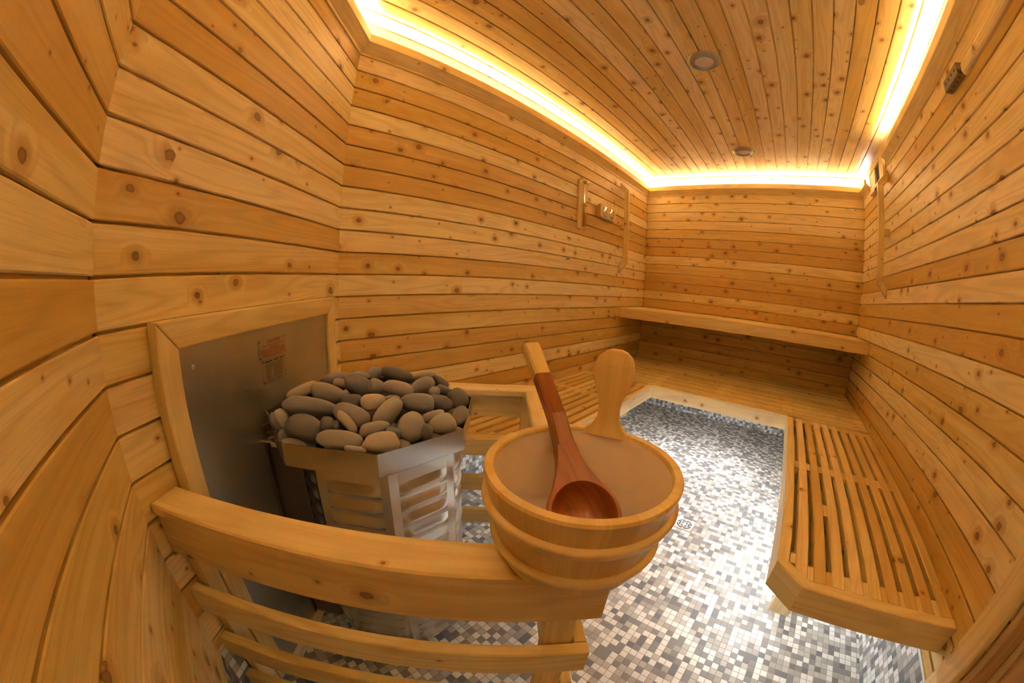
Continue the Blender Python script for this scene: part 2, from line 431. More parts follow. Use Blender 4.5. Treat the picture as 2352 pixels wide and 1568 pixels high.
# ------------------------------------------------------------------ LED strips
def led(P, seg, o0, o1, z, name, label, mat, cat='light strip', down=False, group=None, e0=0.0, e1=0.0):
    mb = MB()
    a0, b0 = Vector(off_pt(P, seg, o0)), Vector(off_pt(P, seg + 1, o0)); a1, b1 = Vector(off_pt(P, seg, o1)), Vector(off_pt(P, seg + 1, o1))
    dd = (b0 - a0).normalized(); a0 += dd * e0; a1 += dd * e0; b0 -= dd * e1; b1 -= dd * e1
    def v(p, z): return (p.x, p.y, z)
    h = .004
    lo = [v(a0, z), v(b0, z), v(b1, z), v(a1, z)]; hi = [v(a0, z + h), v(b0, z + h), v(b1, z + h), v(a1, z + h)]
    for f in ([lo[0], lo[1], lo[2], lo[3]], [hi[3], hi[2], hi[1], hi[0]], [lo[0], hi[0], hi[1], lo[1]], [lo[1], hi[1], hi[2], lo[2]], [lo[2], hi[2], hi[3], lo[3]], [lo[3], hi[3], hi[0], lo[0]]):
        mb.face(f)
    o = mb.build(name, mat)
    bm = bmesh.new(); bm.from_mesh(o.data); bmesh.ops.remove_doubles(bm, verts=bm.verts, dist=1e-6); bmesh.ops.recalc_face_normals(bm, faces=bm.faces); bm.to_mesh(o.data); bm.free()
    return tag(o, label, cat, group)
names = ['front wall', 'corner wall above the heater', 'long left wall', 'back wall', 'short piece of wall past the vent']
for s in range(5):
    led(POLY, s, .006, .022, 2.2340, 'light_strip', 'white light strip behind the crown board on the ' + names[s], M['led'], e1=.07 if s == 4 else 0)
led(POLY2, 0, .006, .022, 2.2340, 'light_strip', 'long white light strip hidden behind the right wall crown board', M['led'], e0=.09)
SHX, SHY = 0.0056088, 0.0093521
EXPO = 0.0
ROCKS = [
(-0.8304, 0.1931, 0.8633, 0.297, 0.928, -0.225, 0.261, -0.306, -0.916, 0.072, 0.0233, 0.0233, 'g', 'longest smooth grey stone lying across the left side of the heater pile'),
(-1.0256, 0.2184, 0.8484, 0.113, 0.95, 0.291, 0.332, 0.24, -0.912, 0.052, 0.0175, 0.0175, 't', 'slim pale tan stone leaning on the left back rim of the heater tray'),
(-0.8649, 0.2539, 0.8789, 0.362, 0.877, -0.317, 0.18, -0.4, -0.899, 0.0502, 0.0238, 0.0238, 'b', 'grey brown stone with a small pit, right behind the longest grey stone'),
(-1.0382, 0.3288, 0.8658, 0.265, 0.955, 0.131, 0.291, 0.05, -0.955, 0.0536, 0.0175, 0.0175, 'g', 'flat grey stone at the far left back of the heater pile'),
(-0.8986, 0.2979, 0.8857, 0.332, 0.941, -0.067, 0.246, -0.155, -0.957, 0.021, 0.0179, 0.017, 'b', 'small brown stone tucked behind the largest dark upright stone, on its left'),
(-0.8517, 0.3344, 0.8879, 0.454, 0.701, -0.55, 0.011, -0.621, -0.783, 0.0435, 0.0298, 0.0298, 'd', 'large dark stone leaning upright in the middle back of the pile'),
(-0.9647, 0.5118, 0.8682, 0.512, 0.825, -0.241, 0.107, -0.34, -0.934, 0.0542, 0.0235, 0.0235, 'd', 'darkest oval stone on the very top of the heater pile'),
(-0.9954, 0.4474, 0.8731, 0.321, 0.902, 0.288, 0.347, 0.171, -0.922, 0.0286, 0.0226, 0.0217, 'g', 'grey stone hidden behind the left end of the topmost dark stone'),
(-0.7862, 0.4183, 0.8842, 0.519, 0.824, -0.227, 0.146, -0.347, -0.926, 0.0459, 0.0204, 0.0204, 'p', 'pinkish brown oval stone just below the topmost dark stone'),
(-0.8003, 0.5061, 0.8715, 0.386, 0.836, 0.389, 0.446, 0.2, -0.872, 0.0369, 0.0232, 0.0232, 'g', 'pitted grey stone to the right of the pinkish oval stone'),
(-0.8141, 0.3707, 0.889, 0.485, 0.794, -0.365, 0.089, -0.461, -0.883, 0.0244, 0.0204, 0.0191, 'g', 'grey stone wedged between the large dark upright stone and the pinkish stone'),
(-0.7746, 0.2842, 0.8789, 0.365, 0.928, -0.067, 0.282, -0.179, -0.943, 0.0267, 0.0177, 0.0177, 'd', 'small dark grey stone with a fine pale vein, in the middle of the pile'),
(-0.7413, 0.3265, 0.8771, 0.377, 0.923, 0.077, 0.338, -0.059, -0.939, 0.0297, 0.0201, 0.0201, 't', 'light brown egg shaped stone in the middle of the pile'),
(-0.7037, 0.4261, 0.8658, 0.543, 0.835, -0.088, 0.242, -0.256, -0.936, 0.0429, 0.025, 0.025, 'g', 'large plain grey oval stone right of the middle of the pile'),
(-0.7318, 0.3714, 0.8794, 0.464, 0.885, -0.039, 0.274, -0.185, -0.944, 0.0204, 0.0098, 0.0098, 'b', 'small brown stone showing only its top behind the leaning olive stone'),
(-0.7216, 0.2626, 0.8619, 0.46, 0.786, -0.414, 0.157, -0.53, -0.833, 0.0469, 0.0273, 0.0273, 'b', 'broad brown stone in the middle of the pile under the slim tan stone'),
(-0.6905, 0.3387, 0.8637, 0.084, 0.752, 0.653, 0.542, 0.515, -0.664, 0.0437, 0.0245, 0.0245, 'o', 'olive brown stone leaning diagonally in the middle of the pile'),
(-0.7038, 0.2415, 0.8581, 0.481, 0.438, -0.76, -0.061, -0.848, -0.527, 0.03, 0.0133, 0.0133, 't', 'slim tan stone lying diagonally on the broad brown stone'),
(-0.6555, 0.2863, 0.8509, 0.324, 0.93, 0.173, 0.437, 0.015, -0.899, 0.0364, 0.0158, 0.0158, 'b', 'flat brown stone with pits, between the slim tan and the round olive stone'),
(-0.6304, 0.366, 0.8432, -0.23, 0.388, 0.892, 0.567, 0.799, -0.202, 0.0354, 0.032, 0.0259, 'o', 'large round olive grey stone at the front right of the pile'),
(-0.7603, 0.1547, 0.8394, 0.327, 0.88, -0.345, 0.277, -0.438, -0.855, 0.0461, 0.0343, 0.0326, 'd', 'big dark blunt cornered stone at the front left of the pile'),
(-0.6703, 0.2077, 0.8368, 0.368, 0.914, -0.173, 0.34, -0.306, -0.889, 0.0482, 0.0222, 0.0222, 'b', 'brown oval stone against the front rim of the heater tray'),
(-0.6186, 0.2799, 0.832, 0.406, 0.914, 0.013, 0.407, -0.168, -0.898, 0.041, 0.023, 0.023, 't', 'tan bean shaped stone at the front corner of the heater tray'),
(-0.7252, 0.2018, 0.8535, 0.305, 0.947, -0.097, 0.338, -0.203, -0.919, 0.0174, 0.0184, 0.0148, 'd', 'small dark round stone right beside the big blunt cornered stone'),
(-0.6173, 0.4415, 0.8346, 0.535, 0.837, 0.119, 0.397, -0.124, -0.909, 0.035, 0.0263, 0.0257, 'o', 'pale olive oval stone near the right rim of the heater tray'),
(-0.643, 0.4345, 0.8497, 0.41, 0.849, 0.334, 0.492, 0.102, -0.865, 0.0268, 0.013, 0.013, 'b', 'small flat brown stone behind the pale olive oval stone'),
(-0.6381, 0.5113, 0.8326, 0.031, 0.572, 0.82, 0.69, 0.581, -0.431, 0.0301, 0.0183, 0.0183, 'g', 'grey stone standing against the right rim of the heater tray'),
(-0.7328, 0.5835, 0.8382, 0.659, 0.528, -0.536, -0.141, -0.613, -0.778, 0.0329, 0.0269, 0.0244, 'd', 'dark stone in the right back corner of the heater tray'),
(-0.694, 0.4914, 0.8547, 0.612, 0.779, -0.136, 0.193, -0.314, -0.93, 0.0349, 0.0212, 0.0212, 'd', 'dark grey stone between the large plain oval and the right back corner'),
(-0.7785, 0.5632, 0.8542, 0.636, 0.7, -0.326, 0.033, -0.447, -0.894, 0.0256, 0.0148, 0.0148, 'd', 'small dark stone near the right back edge of the pile'),
(-0.7555, 0.5166, 0.8645, 0.566, 0.824, -0.007, 0.253, -0.182, -0.95, 0.0159, 0.0154, 0.0139, 'b', 'small brown stone squeezed behind the pitted grey stone'),
(-0.883, 0.6241, 0.8482, 0.609, 0.596, -0.523, -0.123, -0.581, -0.804, 0.0337, 0.0127, 0.0127, 'd', 'narrow dark stone sloping down at the right back of the pile'),
(-0.9128, 0.5831, 0.8603, 0.505, 0.854, 0.123, 0.295, -0.036, -0.955, 0.0391, 0.0135, 0.0135, 'g', 'long grey stone at the back, right behind the pitted grey stone'),
(-0.8533, 0.1206, 0.8392, 0.377, 0.293, -0.879, -0.012, -0.947, -0.32, 0.0265, 0.0177, 0.0177, 'o', 'tan grey stone standing inside the left rim of the heater tray'),
(-0.8571, 0.1011, 0.832, 0.376, 0.24, -0.895, -0.012, -0.965, -0.263, 0.0259, 0.0136, 0.0136, 'd', 'dark stone nearest the left corner of the heater tray'),
(-0.7772, 0.1093, 0.8255, 0.196, 0.971, -0.135, 0.368, -0.201, -0.908, 0.0187, 0.0194, 0.0156, 'd', 'round dark stone low at the left front rim of the heater tray'),
(-0.7433, 0.1209, 0.8199, 0.269, 0.929, -0.255, 0.349, -0.341, -0.873, 0.0292, 0.0106, 0.0106, 'b', 'brown stone mostly below the left front rim of the heater tray'),
(-0.625, 0.3156, 0.844, 0.561, 0.747, -0.358, 0.164, -0.524, -0.836, 0.0175, 0.0123, 0.0123, 'd', 'small dark stone behind the tan bean shaped stone'),
(-0.6243, 0.2234, 0.83, 0.41, 0.897, -0.165, 0.355, -0.323, -0.877, 0.0238, 0.0079, 0.0079, 'b', 'brown stone low in the gap at the front rim of the heater tray'),
(-0.5992, 0.3864, 0.836, 0.55, 0.835, -0.023, 0.338, -0.248, -0.908, 0.013, 0.0189, 0.0121, 'd', 'dark stone between the round olive and the pale olive stone'),
(-1.0011, 0.4, 0.8728, 0.416, 0.884, -0.214, 0.154, -0.3, -0.941, 0.0322, 0.0149, 0.0149, 'b', 'brown stone showing at the back between the flat grey and the topmost stone'),
(-0.98, 0.3562, 0.8785, 0.312, 0.944, 0.108, 0.285, 0.015, -0.958, 0.0237, 0.0139, 0.0139, 'g', 'small grey stone behind the large dark upright stone'),
(-0.6074, 0.4781, 0.8161, 0.618, 0.786, 0.002, 0.325, -0.252, -0.912, 0.0109, 0.0064, 0.0064, 't', 'tiny tan stone at the right front rim of the heater tray'),
(-0.7085, 0.215, 0.8546, 0.326, 0.941, -0.091, 0.339, -0.206, -0.918, 0.009, 0.0112, 0.0096, 'd', 'tiny dark stone seen between the dark round and the broad brown stone')]
# ------------------------------------------------------------------ benches
BT, BF = .50, .41            # seat top, lower edge of the front board
def strips(mb, axis, a0, a1, b0, b1, z, n, first, w, gap, tones=(0, 1), th=.022, clip=None):
    pass

# bench along the right wall, near corner cut off
X0, Y0, Y1 = .175, .852, 2.400
cx0, cy0 = .175, .928        # chamfer from (cx0, cy0) to (cx1, Y0)
cx1 = .259
def slat_seat_right():
    mb = MB(); inner = .036
    n = 9; pitch = (XE - .002 - (X0 + .038)) / n; gap = .0185
    for i in range(n):
        xa = X0 + .038 + i * pitch + gap; xb = X0 + .038 + (i + 1) * pitch
        # near end follows the end board / the corner board
        def yend(x):
            l = math.hypot(cx1 - cx0, Y0 - cy0); nx, ny = -(Y0 - cy0) / l, (cx1 - cx0) / l
            # inner offset line of the chamfer
            px, py = cx0 + nx * inner, cy0 + ny * inner
            yy = py + (x - px) * (Y0 - cy0) / (cx1 - cx0)
            return max(Y0 + inner, yy)
        tn = tone(); u0 = R.uniform(0, 50); z0, z1 = BT - .024, BT
        pa, pb = yend(xa) + .0015, yend(xb) + .0015
        poly = [(xa, pa), (xb, pb), (xb, Y1 - .002), (xa, Y1 - .002)]
        if pa > pb + .002 and xa < .259 < xb: pass
        c = .003
        top = [(xa + c, pa), (xb - c, pb), (xb - c, Y1 - .002), (xa + c, Y1 - .002)]
        v0 = R.uniform(0, 9)
        f = lambda p: (u0 + p[1], v0 + p[0] - xa)
        mb.face([(x, y, z1) for x, y in top], [f(p) for p in top], tn)
        for q, t in ((0, 0), (1, 1), (2, 2), (3, 3)):
            a, b = poly[q], poly[(q + 1) % 4]; ta, tb = top[q], top[(q + 1) % 4]
            zc = z1 - (c if q in (1, 3) else 0)
            mb.face([(*a, z0), (*b, z0), (*b, z1 - c), (*a, z1 - c)], [(u0 + a[1], v0), (u0 + b[1], v0), (u0 + b[1], v0 + .02), (u0 + a[1], v0 + .02)], tn)
            mb.face([(*a, z1 - c), (*b, z1 - c), (*tb, z1), (*ta, z1)], [(u0 + a[1], v0 + .02), (u0 + b[1], v0 + .02), (u0 + b[1], v0 + .022), (u0 + a[1], v0 + .022)], tn)
        mb.face([(x, y, z0) for x, y in poly][::-1], [f(p) for p in poly][::-1], tn)
        # spacer blocks in the gap to the left of this slat
        xg0, xg1 = xa - gap + .0006, xa - .0006
        yn = max(yend(xg0), yend(xg1)) + .002
        for ya, yb in ((yn, max(yn + .048, Y0 + inner + .064)), (1.630, 1.705), (2.335, Y1 - .004)):
            box(mb, (xg0, ya, BT - .030), (xg1, yb, BT - .0018), ch=.0008)
        if i == 2: box(mb, (xg0, 1.265, BT - .030), (xg1, 1.345, BT - .0018), ch=.0008)
    return mb
t = thing('sauna_bench', 'low slatted cedar bench along the right wall, with a cut off front corner', 'bench')
slat_seat_right().build('slatted_seat', M['bench'], t)
def mitred(mb, a, b, ia, ib, z0, z1, tn=None):
    """board with outer edge a-b and inner edge ia-ib in plan"""
    tn = tn or tone(); u0 = R.uniform(0, 50); L = math.hypot(b[0] - a[0], b[1] - a[1]); c = .003
    d = ((b[0] - a[0]) / L, (b[1] - a[1]) / L)
    w = lambda p: (u0 + (p[0] - a[0]) * d[0] + (p[1] - a[1]) * d[1], abs(-(p[0] - a[0]) * d[1] + (p[1] - a[1]) * d[0]))
    # small round over on the outer top edge
    nx, ny = ((ia[0] - a[0]), (ia[1] - a[1])); l = math.hypot(nx, ny); nx, ny = nx / l, ny / l
    mx, my = ((ib[0] - b[0]), (ib[1] - b[1])); l2 = math.hypot(mx, my); mx, my = mx / l2, my / l2
    a2 = (a[0] + nx * c, a[1] + ny * c); b2 = (b[0] + mx * c, b[1] + my * c)
    mb.face([(*a2, z1), (*b2, z1), (*ib, z1), (*ia, z1)], [w(a2), w(b2), w(ib), w(ia)], tn)
    mb.face([(*a, z1 - c), (*b, z1 - c), (*b2, z1), (*a2, z1)], [w(a), w(b), w(b2), w(a2)], tn)
    mb.face([(*a, z0), (*b, z0), (*b, z1 - c), (*a, z1 - c)], [(u0, .1), (u0 + L, .1), (u0 + L, .1 + z1 - z0), (u0, .1 + z1 - z0)], tn)
    mb.face([(*ib, z0), (*ia, z0), (*ia, z1), (*ib, z1)], [(u0 + L, .2), (u0, .2), (u0, .2 + z1 - z0), (u0 + L, .2 + z1 - z0)], tn)
    mb.face([(*a, z0), (*ia, z0), (*ib, z0), (*b, z0)], [w(a), w(ia), w(ib), w(b)], tn)
    mb.face([(*b, z0), (*ib, z0), (*ib, z1), (*b2, z1), (*b, z1 - c)], None, tn)
    mb.face([(*ia, z0), (*a, z0), (*a, z1 - c), (*a2, z1), (*ia, z1)], None, tn)
I = .036
l = math.hypot(cx1 - cx0, Y0 - cy0)
# inner corner points of the frame
q = I * math.tan(PI / 8)
in0 = (cx0 + I, cy0 + q * 1.0); in1 = (cx1 + q * .9, Y0 + I)
mb = MB(); mitred(mb, (cx0, Y1), (cx0, cy0), (cx0 + I, Y1), in0, BF, BT, (.75, .3)); mb.build('front_board', M['trim'], t)
mb = MB(); mitred(mb, (cx0, cy0), (cx1, Y0), in0, in1, BF, BT, (.45, .6)); mb.build('corner_board', M['trim'], t)
mb = MB(); mitred(mb, (cx1, Y0), (XE - .001, Y0), in1, (XE - .001, Y0 + I), BF, BT, (.40, .8)); mb.build('end_board', M['trim'], t)
for ya in (.885, 1.63, 2.335):
    mb = MB(); box(mb, (X0 + I + (.05 if ya < 1 else 0), ya, BF + .0105), (XE - .002, ya + .038, BT - .031)); mb.build('bearer', M['bench'], t)
for ya in (1.278, 2.25):
    mb = MB(); box(mb, (.307, ya, 0), (.397, ya + .04, BT - .03)); mb.build('leg', M['pale'], t)

# bench along the back wall, lower step
t = thing('sauna_bench', 'deep low slatted cedar bench in front of the back wall, under the high bench', 'bench')
YB0 = 2.400
mb = MB(); n = 18; w = (YD - .002 - YB0 - .038) / n; gap = .0185
for i in range(n):
    ya = YB0 + .038 + i * w + gap; yb = YB0 + .038 + (i + 1) * w
    plank(mb, (XC + .002, ya, BT - .024), (1, 0, 0), (0, 1, 0), (0, 0, 1), XE - XC - .004, yb - ya, .024, ch=.003)
    for xa, xb in ((XC + .003, XC + .06), (-.86, -.78), (-.365, -.272), (.14, .20), (XE - .06, XE - .003)):
        box(mb, (xa, ya - gap + .0006, BT - .03), (xb, ya - .0006, BT - .0018), ch=.0008)
mb.build('slatted_seat', M['bench'], t)
mb = MB(); plank(mb, (-.803, YB0, BF), (1, 0, 0), (0, 0, 1), (0, -1, 0), .978, BT - BF, .0, ch=0) if False else box(mb, (-.803, YB0, BF), (.174, YB0 + .038, BT), tn=(.95, .3)); mb.build('front_board', M['pale'], t)
for xa in (-.86, -.35, .14):
    mb = MB(); box(mb, (xa, YB0 + .04, BF + .0105), (xa + .038, YD - .003, BT - .031)); mb.build('bearer', M['bench'], t)
for xa in (-1.30, .60):
    mb = MB(); box(mb, (xa, 2.95, 0), (xa + .09, 2.99, BF + .009)); mb.build('leg', M['pale'], t)

# bench along the left wall, far side of the heater, end cut at 45 degrees
t = thing('sauna_bench', 'low slatted cedar bench along the left wall, starting behind the heater guard', 'bench')
XL = -.803; CUT = 1.963      # y = x + CUT at the cut end
mb = MB(); n = 9; w = (XL - .038 - XC - .002) / n
for i in range(n):
    xb = XL - .038 - i * w - gap; xa = XL - .038 - (i + 1) * w
    tn = tone(); u0 = R.uniform(0, 50); z0, z1 = BT - .024, BT; c = .003; v0 = R.uniform(0, 9)
    e = .052
    P = [(xa, xa + CUT + e), (xb, xb + CUT + e), (xb, YB0 - .001), (xa, YB0 - .001)]
    T = [(xa + c, xa + c + CUT + e), (xb - c, xb - c + CUT + e), (xb - c, YB0 - .001), (xa + c, YB0 - .001)]
    f = lambda p: (u0 + p[1], v0 + p[0] - xa)
    mb.face([(x, y, z1) for x, y in T], [f(p) for p in T], tn)
    mb.face([(x, y, z0) for x, y in P][::-1], [f(p) for p in P][::-1], tn)
    for k_ in range(4):
        a, b = P[k_], P[(k_ + 1) % 4]; ta, tb = T[k_], T[(k_ + 1) % 4]
        mb.face([(*a, z0), (*b, z0), (*b, z1 - c), (*a, z1 - c)], [(u0 + a[1], v0), (u0 + b[1], v0), (u0 + b[1], v0 + .02), (u0 + a[1], v0 + .02)], tn)
        mb.face([(*a, z1 - c), (*b, z1 - c), (*tb, z1), (*ta, z1)], [(u0 + a[1], v0 + .02), (u0 + b[1], v0 + .02), (u0 + b[1], v0 + .022), (u0 + a[1], v0 + .022)], tn)
    for ya, yb in ((xb + CUT + .055, xb + CUT + .105), (1.86, 1.93), (2.33, 2.398)):
        box(mb, (xb + .0006, ya, BT - .03), (xb + gap - .0006, yb, BT - .0018), ch=.0008)
mb.build('slatted_seat', M['bench'], t)
mb = MB(); box(mb, (XL - .038, XL + CUT, BF), (XL, YB0 + .0, BT), tn=(.9, .4)); mb.build('front_board', M['pale'], t)
mb = MB(); d = .038 * math.sqrt(2)
mitred(mb, (XC + .001, XC + .001 + CUT), (XL - .0385, XL - .0385 + CUT), (XC + .001, XC + .001 + CUT + d * .93), (XL - .0385, XL - .0385 + CUT + d * .93), BF, BT, (.5, .3)); mb.build('end_board', M['trim'], t)
for ya in (1.86,):
    mb = MB(); box(mb, (XC + .002, ya, BF + .0105), (XL - .04, ya + .038, BT - .031)); mb.build('bearer', M['bench'], t)
mb = MB(); box(mb, (-1.16, 1.30, 0), (-1.07, 1.34, BT - .026)); mb.build('leg', M['pale'], t)

# high bench against the back wall
t = thing('sauna_bench', 'high cedar bench running wall to wall against the back wall', 'bench')
HB0, HT, HF = 2.930, 1.005, .915
mb = MB(); n = 9; w = (YD - .002 - HB0 - .038) / n
for i in range(n):
    ya = HB0 + .038 + i * w + .008; yb = HB0 + .038 + (i + 1) * w
    plank(mb, (XC + .002, ya, HT - .024), (1, 0, 0), (0, 1, 0), (0, 0, 1), XE - XC - .004, yb - ya, .024, ch=.003)
mb.build('slatted_seat', M['bench'], t)
mb = MB(); box(mb, (XC + .002, HB0, HF), (XE - .002, HB0 + .038, HT), tn=(.35, .3)); mb.build('front_board', M['bench'], t)
for xa in (XC + .003, -.35, XE - .041):
    mb = MB(); box(mb, (xa, HB0 + .04, HF + .01), (xa + .038, YD - .003, HT - .025)); mb.build('bearer', M['bench'], t)

# cool strips under the low benches
def strip(name, lo, hi, label, mat):
    mb = MB(); box(mb, lo, hi, ch=.0005); return tag(mb.build(name, mat), label, 'light strip')
def under(par, poly):
    mb = MB(); prism(mb, poly, BF + .0015, BF + .0095, grain=(0, 1)); mb.build('under_board', M['bench'], par)
bs = [o for o in C.objects if o.get('category') == 'bench']
under(bs[0], [(X0 + .037, Y0 + .09), (X0 + .13, Y0 + .037), (XE - .002, Y0 + .037), (XE - .002, Y1 - .003), (X0 + .037, Y1 - .003)])
under(bs[1], [(XC + .002, YB0 + .039), (XE - .002, YB0 + .039), (XE - .002, YD - .002), (XC + .002, YD - .002)])
under(bs[2], [(XL - .039, XL - .039 + CUT + .06), (XL - .039, YB0 - .003), (XC + .002, YB0 - .003), (XC + .002, XC + CUT + .06)])
strip('light_strip', (X0 + .050, 1.00, BF - .004), (X0 + .062, 2.22, BF + .001), 'cool white light strip under the front edge of the bench on the right wall', M['ledcool'])
strip('light_strip', (-.70, YB0 + .050, BF - .004), (.10, YB0 + .062, BF + .001), 'cool white light strip under the front edge of the deep bench at the back wall', M['ledcool'])
strip('light_strip', (XL - .062, 1.35, BF - .004), (XL - .050, 2.28, BF + .001), 'cool white light strip under the front edge of the bench on the left wall', M['ledcool'])

# ------------------------------------------------------------------ heater guard (corner frame: x = out of the corner wall, y = along it)
t = thing('heater_guard', 'cedar guard rail with three slats standing round the sauna heater', 'guard rail', CORNER, PI / 4)
U1, V0, V1 = .829, .349, 1.300
def gbox(name, lo, hi, mat='trim', tn=None, **k):
    mb = MB(); box(mb, lo, hi, tn=tn, **k); return mb.build(name, M[mat], t)
gbox('top_rail', (.002, V0, .750), (U1, V0 + .077, .775), tn=(.62, .4), ch=.004)
gbox('top_rail', (U1 - .077, V0 + .078, .750), (U1, V1 - .078, .775), 'pale', ch=.004)
gbox('top_rail', (.002, V1 - .077, .750), (U1, V1, .775), 'pale', ch=.004)
gbox('rail_board', (.002, V0 + .008, .652), (U1, V0 + .033, .7495), tn=(.30, .4))
gbox('rail_board', (U1 - .030, V0 + .034, .652), (U1 - .004, V1 - .034, .7495))
gbox('rail_board', (.002, V1 - .033, .652), (U1, V1 - .008, .7495))
for z0, z1 in ((.476, .549), (.300, .373), (.12, .195)):
    gbox('slat', (.002, V0 + .004, z0), (U1 - .001, V0 + .030, z1), ch=.003)
    gbox('slat', (U1 - .027, V0 + .0305, z0), (U1 - .001, V1 - .0305, z1), ch=.003)
    gbox('slat', (.002, V1 - .030, z0), (U1 - .001, V1 - .004, z1), ch=.003)
gbox('post', (.742, V0 + .034, 0), (.800, V0 + .060, .7495), axis=2)
gbox('post', (.742, V1 - .060, 0), (.800, V1 - .034, .7495), axis=2)
gbox('post', (.002, V0 + .034, .02), (.030, V0 + .080, .7495), axis=2)
gbox('post', (.002, V1 - .080, .02), (.030, V1 - .034, .7495), axis=2)

# ------------------------------------------------------------------ steel wall panel with its frame
t = thing('heat_shield', 'grey steel heat shield panel in a cedar frame on the corner wall behind the heater', 'heat shield', CORNER, PI / 4)
FV0, FV1, FI0, FI1, FZ, FZI = .432, 1.211, .486, 1.152, 1.103, 1.046
mb = MB(); box(mb, (.001, FI0 + .0005, .046), (.022, FI1 - .0005, FZI - .0005), ch=.0005); mb.build('panel', M['panel'], t)
def frame_piece(a, b, c, d, tn):
    mb = MB(); x0, x1 = .001, .032; u0 = R.uniform(0, 50); P = [a, b, c, d]
    L = Vector(b) - Vector(a); l = L.length; L.normalize()
    f = lambda p: (u0 + (p[0] - a[0]) * L.x + (p[1] - a[1]) * L.y, (p[1] - a[1]) * L.x - (p[0] - a[0]) * L.y)
    mb.face([(x1, p[0], p[1]) for p in P], [f(p) for p in P], tn)
    mb.face([(x0, p[0], p[1]) for p in P][::-1], [f(p) for p in P][::-1], tn)
    for i in range(4):
        p, q = P[i], P[(i + 1) % 4]
        mb.face([(x0, *p), (x0, *q), (x1, *q), (x1, *p)], [(*[f(p)[0]], .3), (f(q)[0], .3), (f(q)[0], .33), (f(p)[0], .33)], tn)
    o = mb.build('frame_board', M['trim'], t)
    bm = bmesh.new(); bm.from_mesh(o.data); bmesh.ops.remove_doubles(bm, verts=bm.verts, dist=1e-5); bmesh.ops.recalc_face_normals(bm, faces=bm.faces)
    bm.to_mesh(o.data); bm.free()
    md = o.modifiers.new('b', 'BEVEL'); md.width = .004; md.segments = 2; md.limit_method = 'ANGLE'
frame_piece((FV0, .05), (FV0, FZ), (FI0, FZI), (FI0, .05), (.55, .2))
frame_piece((FV1, FZ), (FV1, .05), (FI1, .05), (FI1, FZI), (.7, .5))
frame_piece((FV0, FZ), (FV1, FZ), (FI1, FZI), (FI0, FZI), (.6, .8))
mb = MB(); box(mb, (.001, FI0, .001), (.036, FI1, .045), ch=.001); mb.build('base_strip', M['pale'], t)
def screw(parent, x, v, z, r=.006, mat='nickel'):
    mb = MB(); lathe(mb, [(0, .003), (r * .6, .003), (r, .0015), (r * 1.05, 0)], (x, v, z), 14, axes=((0, 1, 0), (0, 0, 1), (1, 0, 0)))
    mb.build('screw', M[mat], parent, smooth=True)
screw(t, .022, .526, 1.000, .0055); screw(t, .022, 1.115, 1.004, .0055)
# label plates
def plate(label, v0, v1, z0, z1):
    p = thing('label_plate', label, 'label', CORNER, PI / 4)
    mb = MB(); box(mb, (.0222, v0, z0), (.0236, v1, z1), ch=.0003); mb.build('plate', M['plate'], p)
    for v in (v0 + .005, v1 - .005):
        for z in (z0 + .005, z1 - .005):
            mb = MB(); lathe(mb, [(0, .0016), (.002, .001), (.0024, 0)], (.0236, v, z), 10, axes=((0, 1, 0), (0, 0, 1), (1, 0, 0)))
            mb.build('rivet', M['dark_metal'], p)
    return p
def text(body, size, v, z, mat, parent, name='lettering', sx=1.0, align='CENTER', x=.02375, bold=0.0):
    cu = bpy.data.curves.new(name, 'FONT'); cu.body = body; cu.size = size; cu.align_x = align; cu.align_y = 'CENTER'; cu.extrude = .00015; cu.offset = bold
    o = bpy.data.objects.new(name, cu); C.objects.link(o)
    # text x axis -> +v, text y axis -> +z, facing +x of the corner frame
    o.matrix_local = Matrix(((0, 0, 1, x), (sx, 0, 0, v), (0, 1, 0, z), (0, 0, 0, 1)))
    cu.materials.append(M[mat]); bpy.context.view_layer.update()
    me = bpy.data.meshes.new_from_object(o); mo = bpy.data.objects.new(name, me); C.objects.link(mo)
    mo.matrix_local = o.matrix_local.copy(); mo.parent = parent; bpy.data.objects.remove(o)
    return mo
P1 = plate('steel CAUTION plate with red lettering on the heat shield', .755, .886, .9605, 1.0145)
text('CAUTION', .0135, .826, 1.0055, 'red', P1, bold=.0003)
def lines(parent, mat, v0, v1, rows, h=.0022, name='small_print'):
    mb = MB()
    for z, a, b in rows:
        v = v0 + a * (v1 - v0); e = v0 + b * (v1 - v0)
        while v < e - .002:
            w = min(R.uniform(.003, .009), e - v); x = .02385
            mb.face([(x, v, z), (x, v + w, z), (x, v + w, z + h), (x, v, z + h)]); v += w + .0016
    mb.build(name, M[mat], parent)
lines(P1, 'red', .757, .884, [(.9945, .1, .92), (.989, .35, .68), (.984, .06, .96), (.979, .05, .97), (.974, .05, .97), (.969, .1, .93), (.9645, .2, .8)])
P2 = plate('small steel rating plate with fine black print below the CAUTION plate', .764, .876, .8925, .9585)
lines(P2, 'blackprint', .772, .868, [(.950, .05, .42), (.950, .5, .75), (.950, .82, 1.0)], h=.0035)
lines(P2, 'blackprint', .772, .868, [(.9425, .05, .98), (.937, .05, .98)] + [(.932 - .0045 * i, .08, .30) for i in range(7)] + [(.932 - .0045 * i, .45, .9) for i in range(7)], h=.0014)
lines(P2, 'blackprint', .772, .868, [(.8985, .12, .45), (.8985, .5, .9), (.8955, .15, .42), (.8955, .52, .88)], h=.0012)

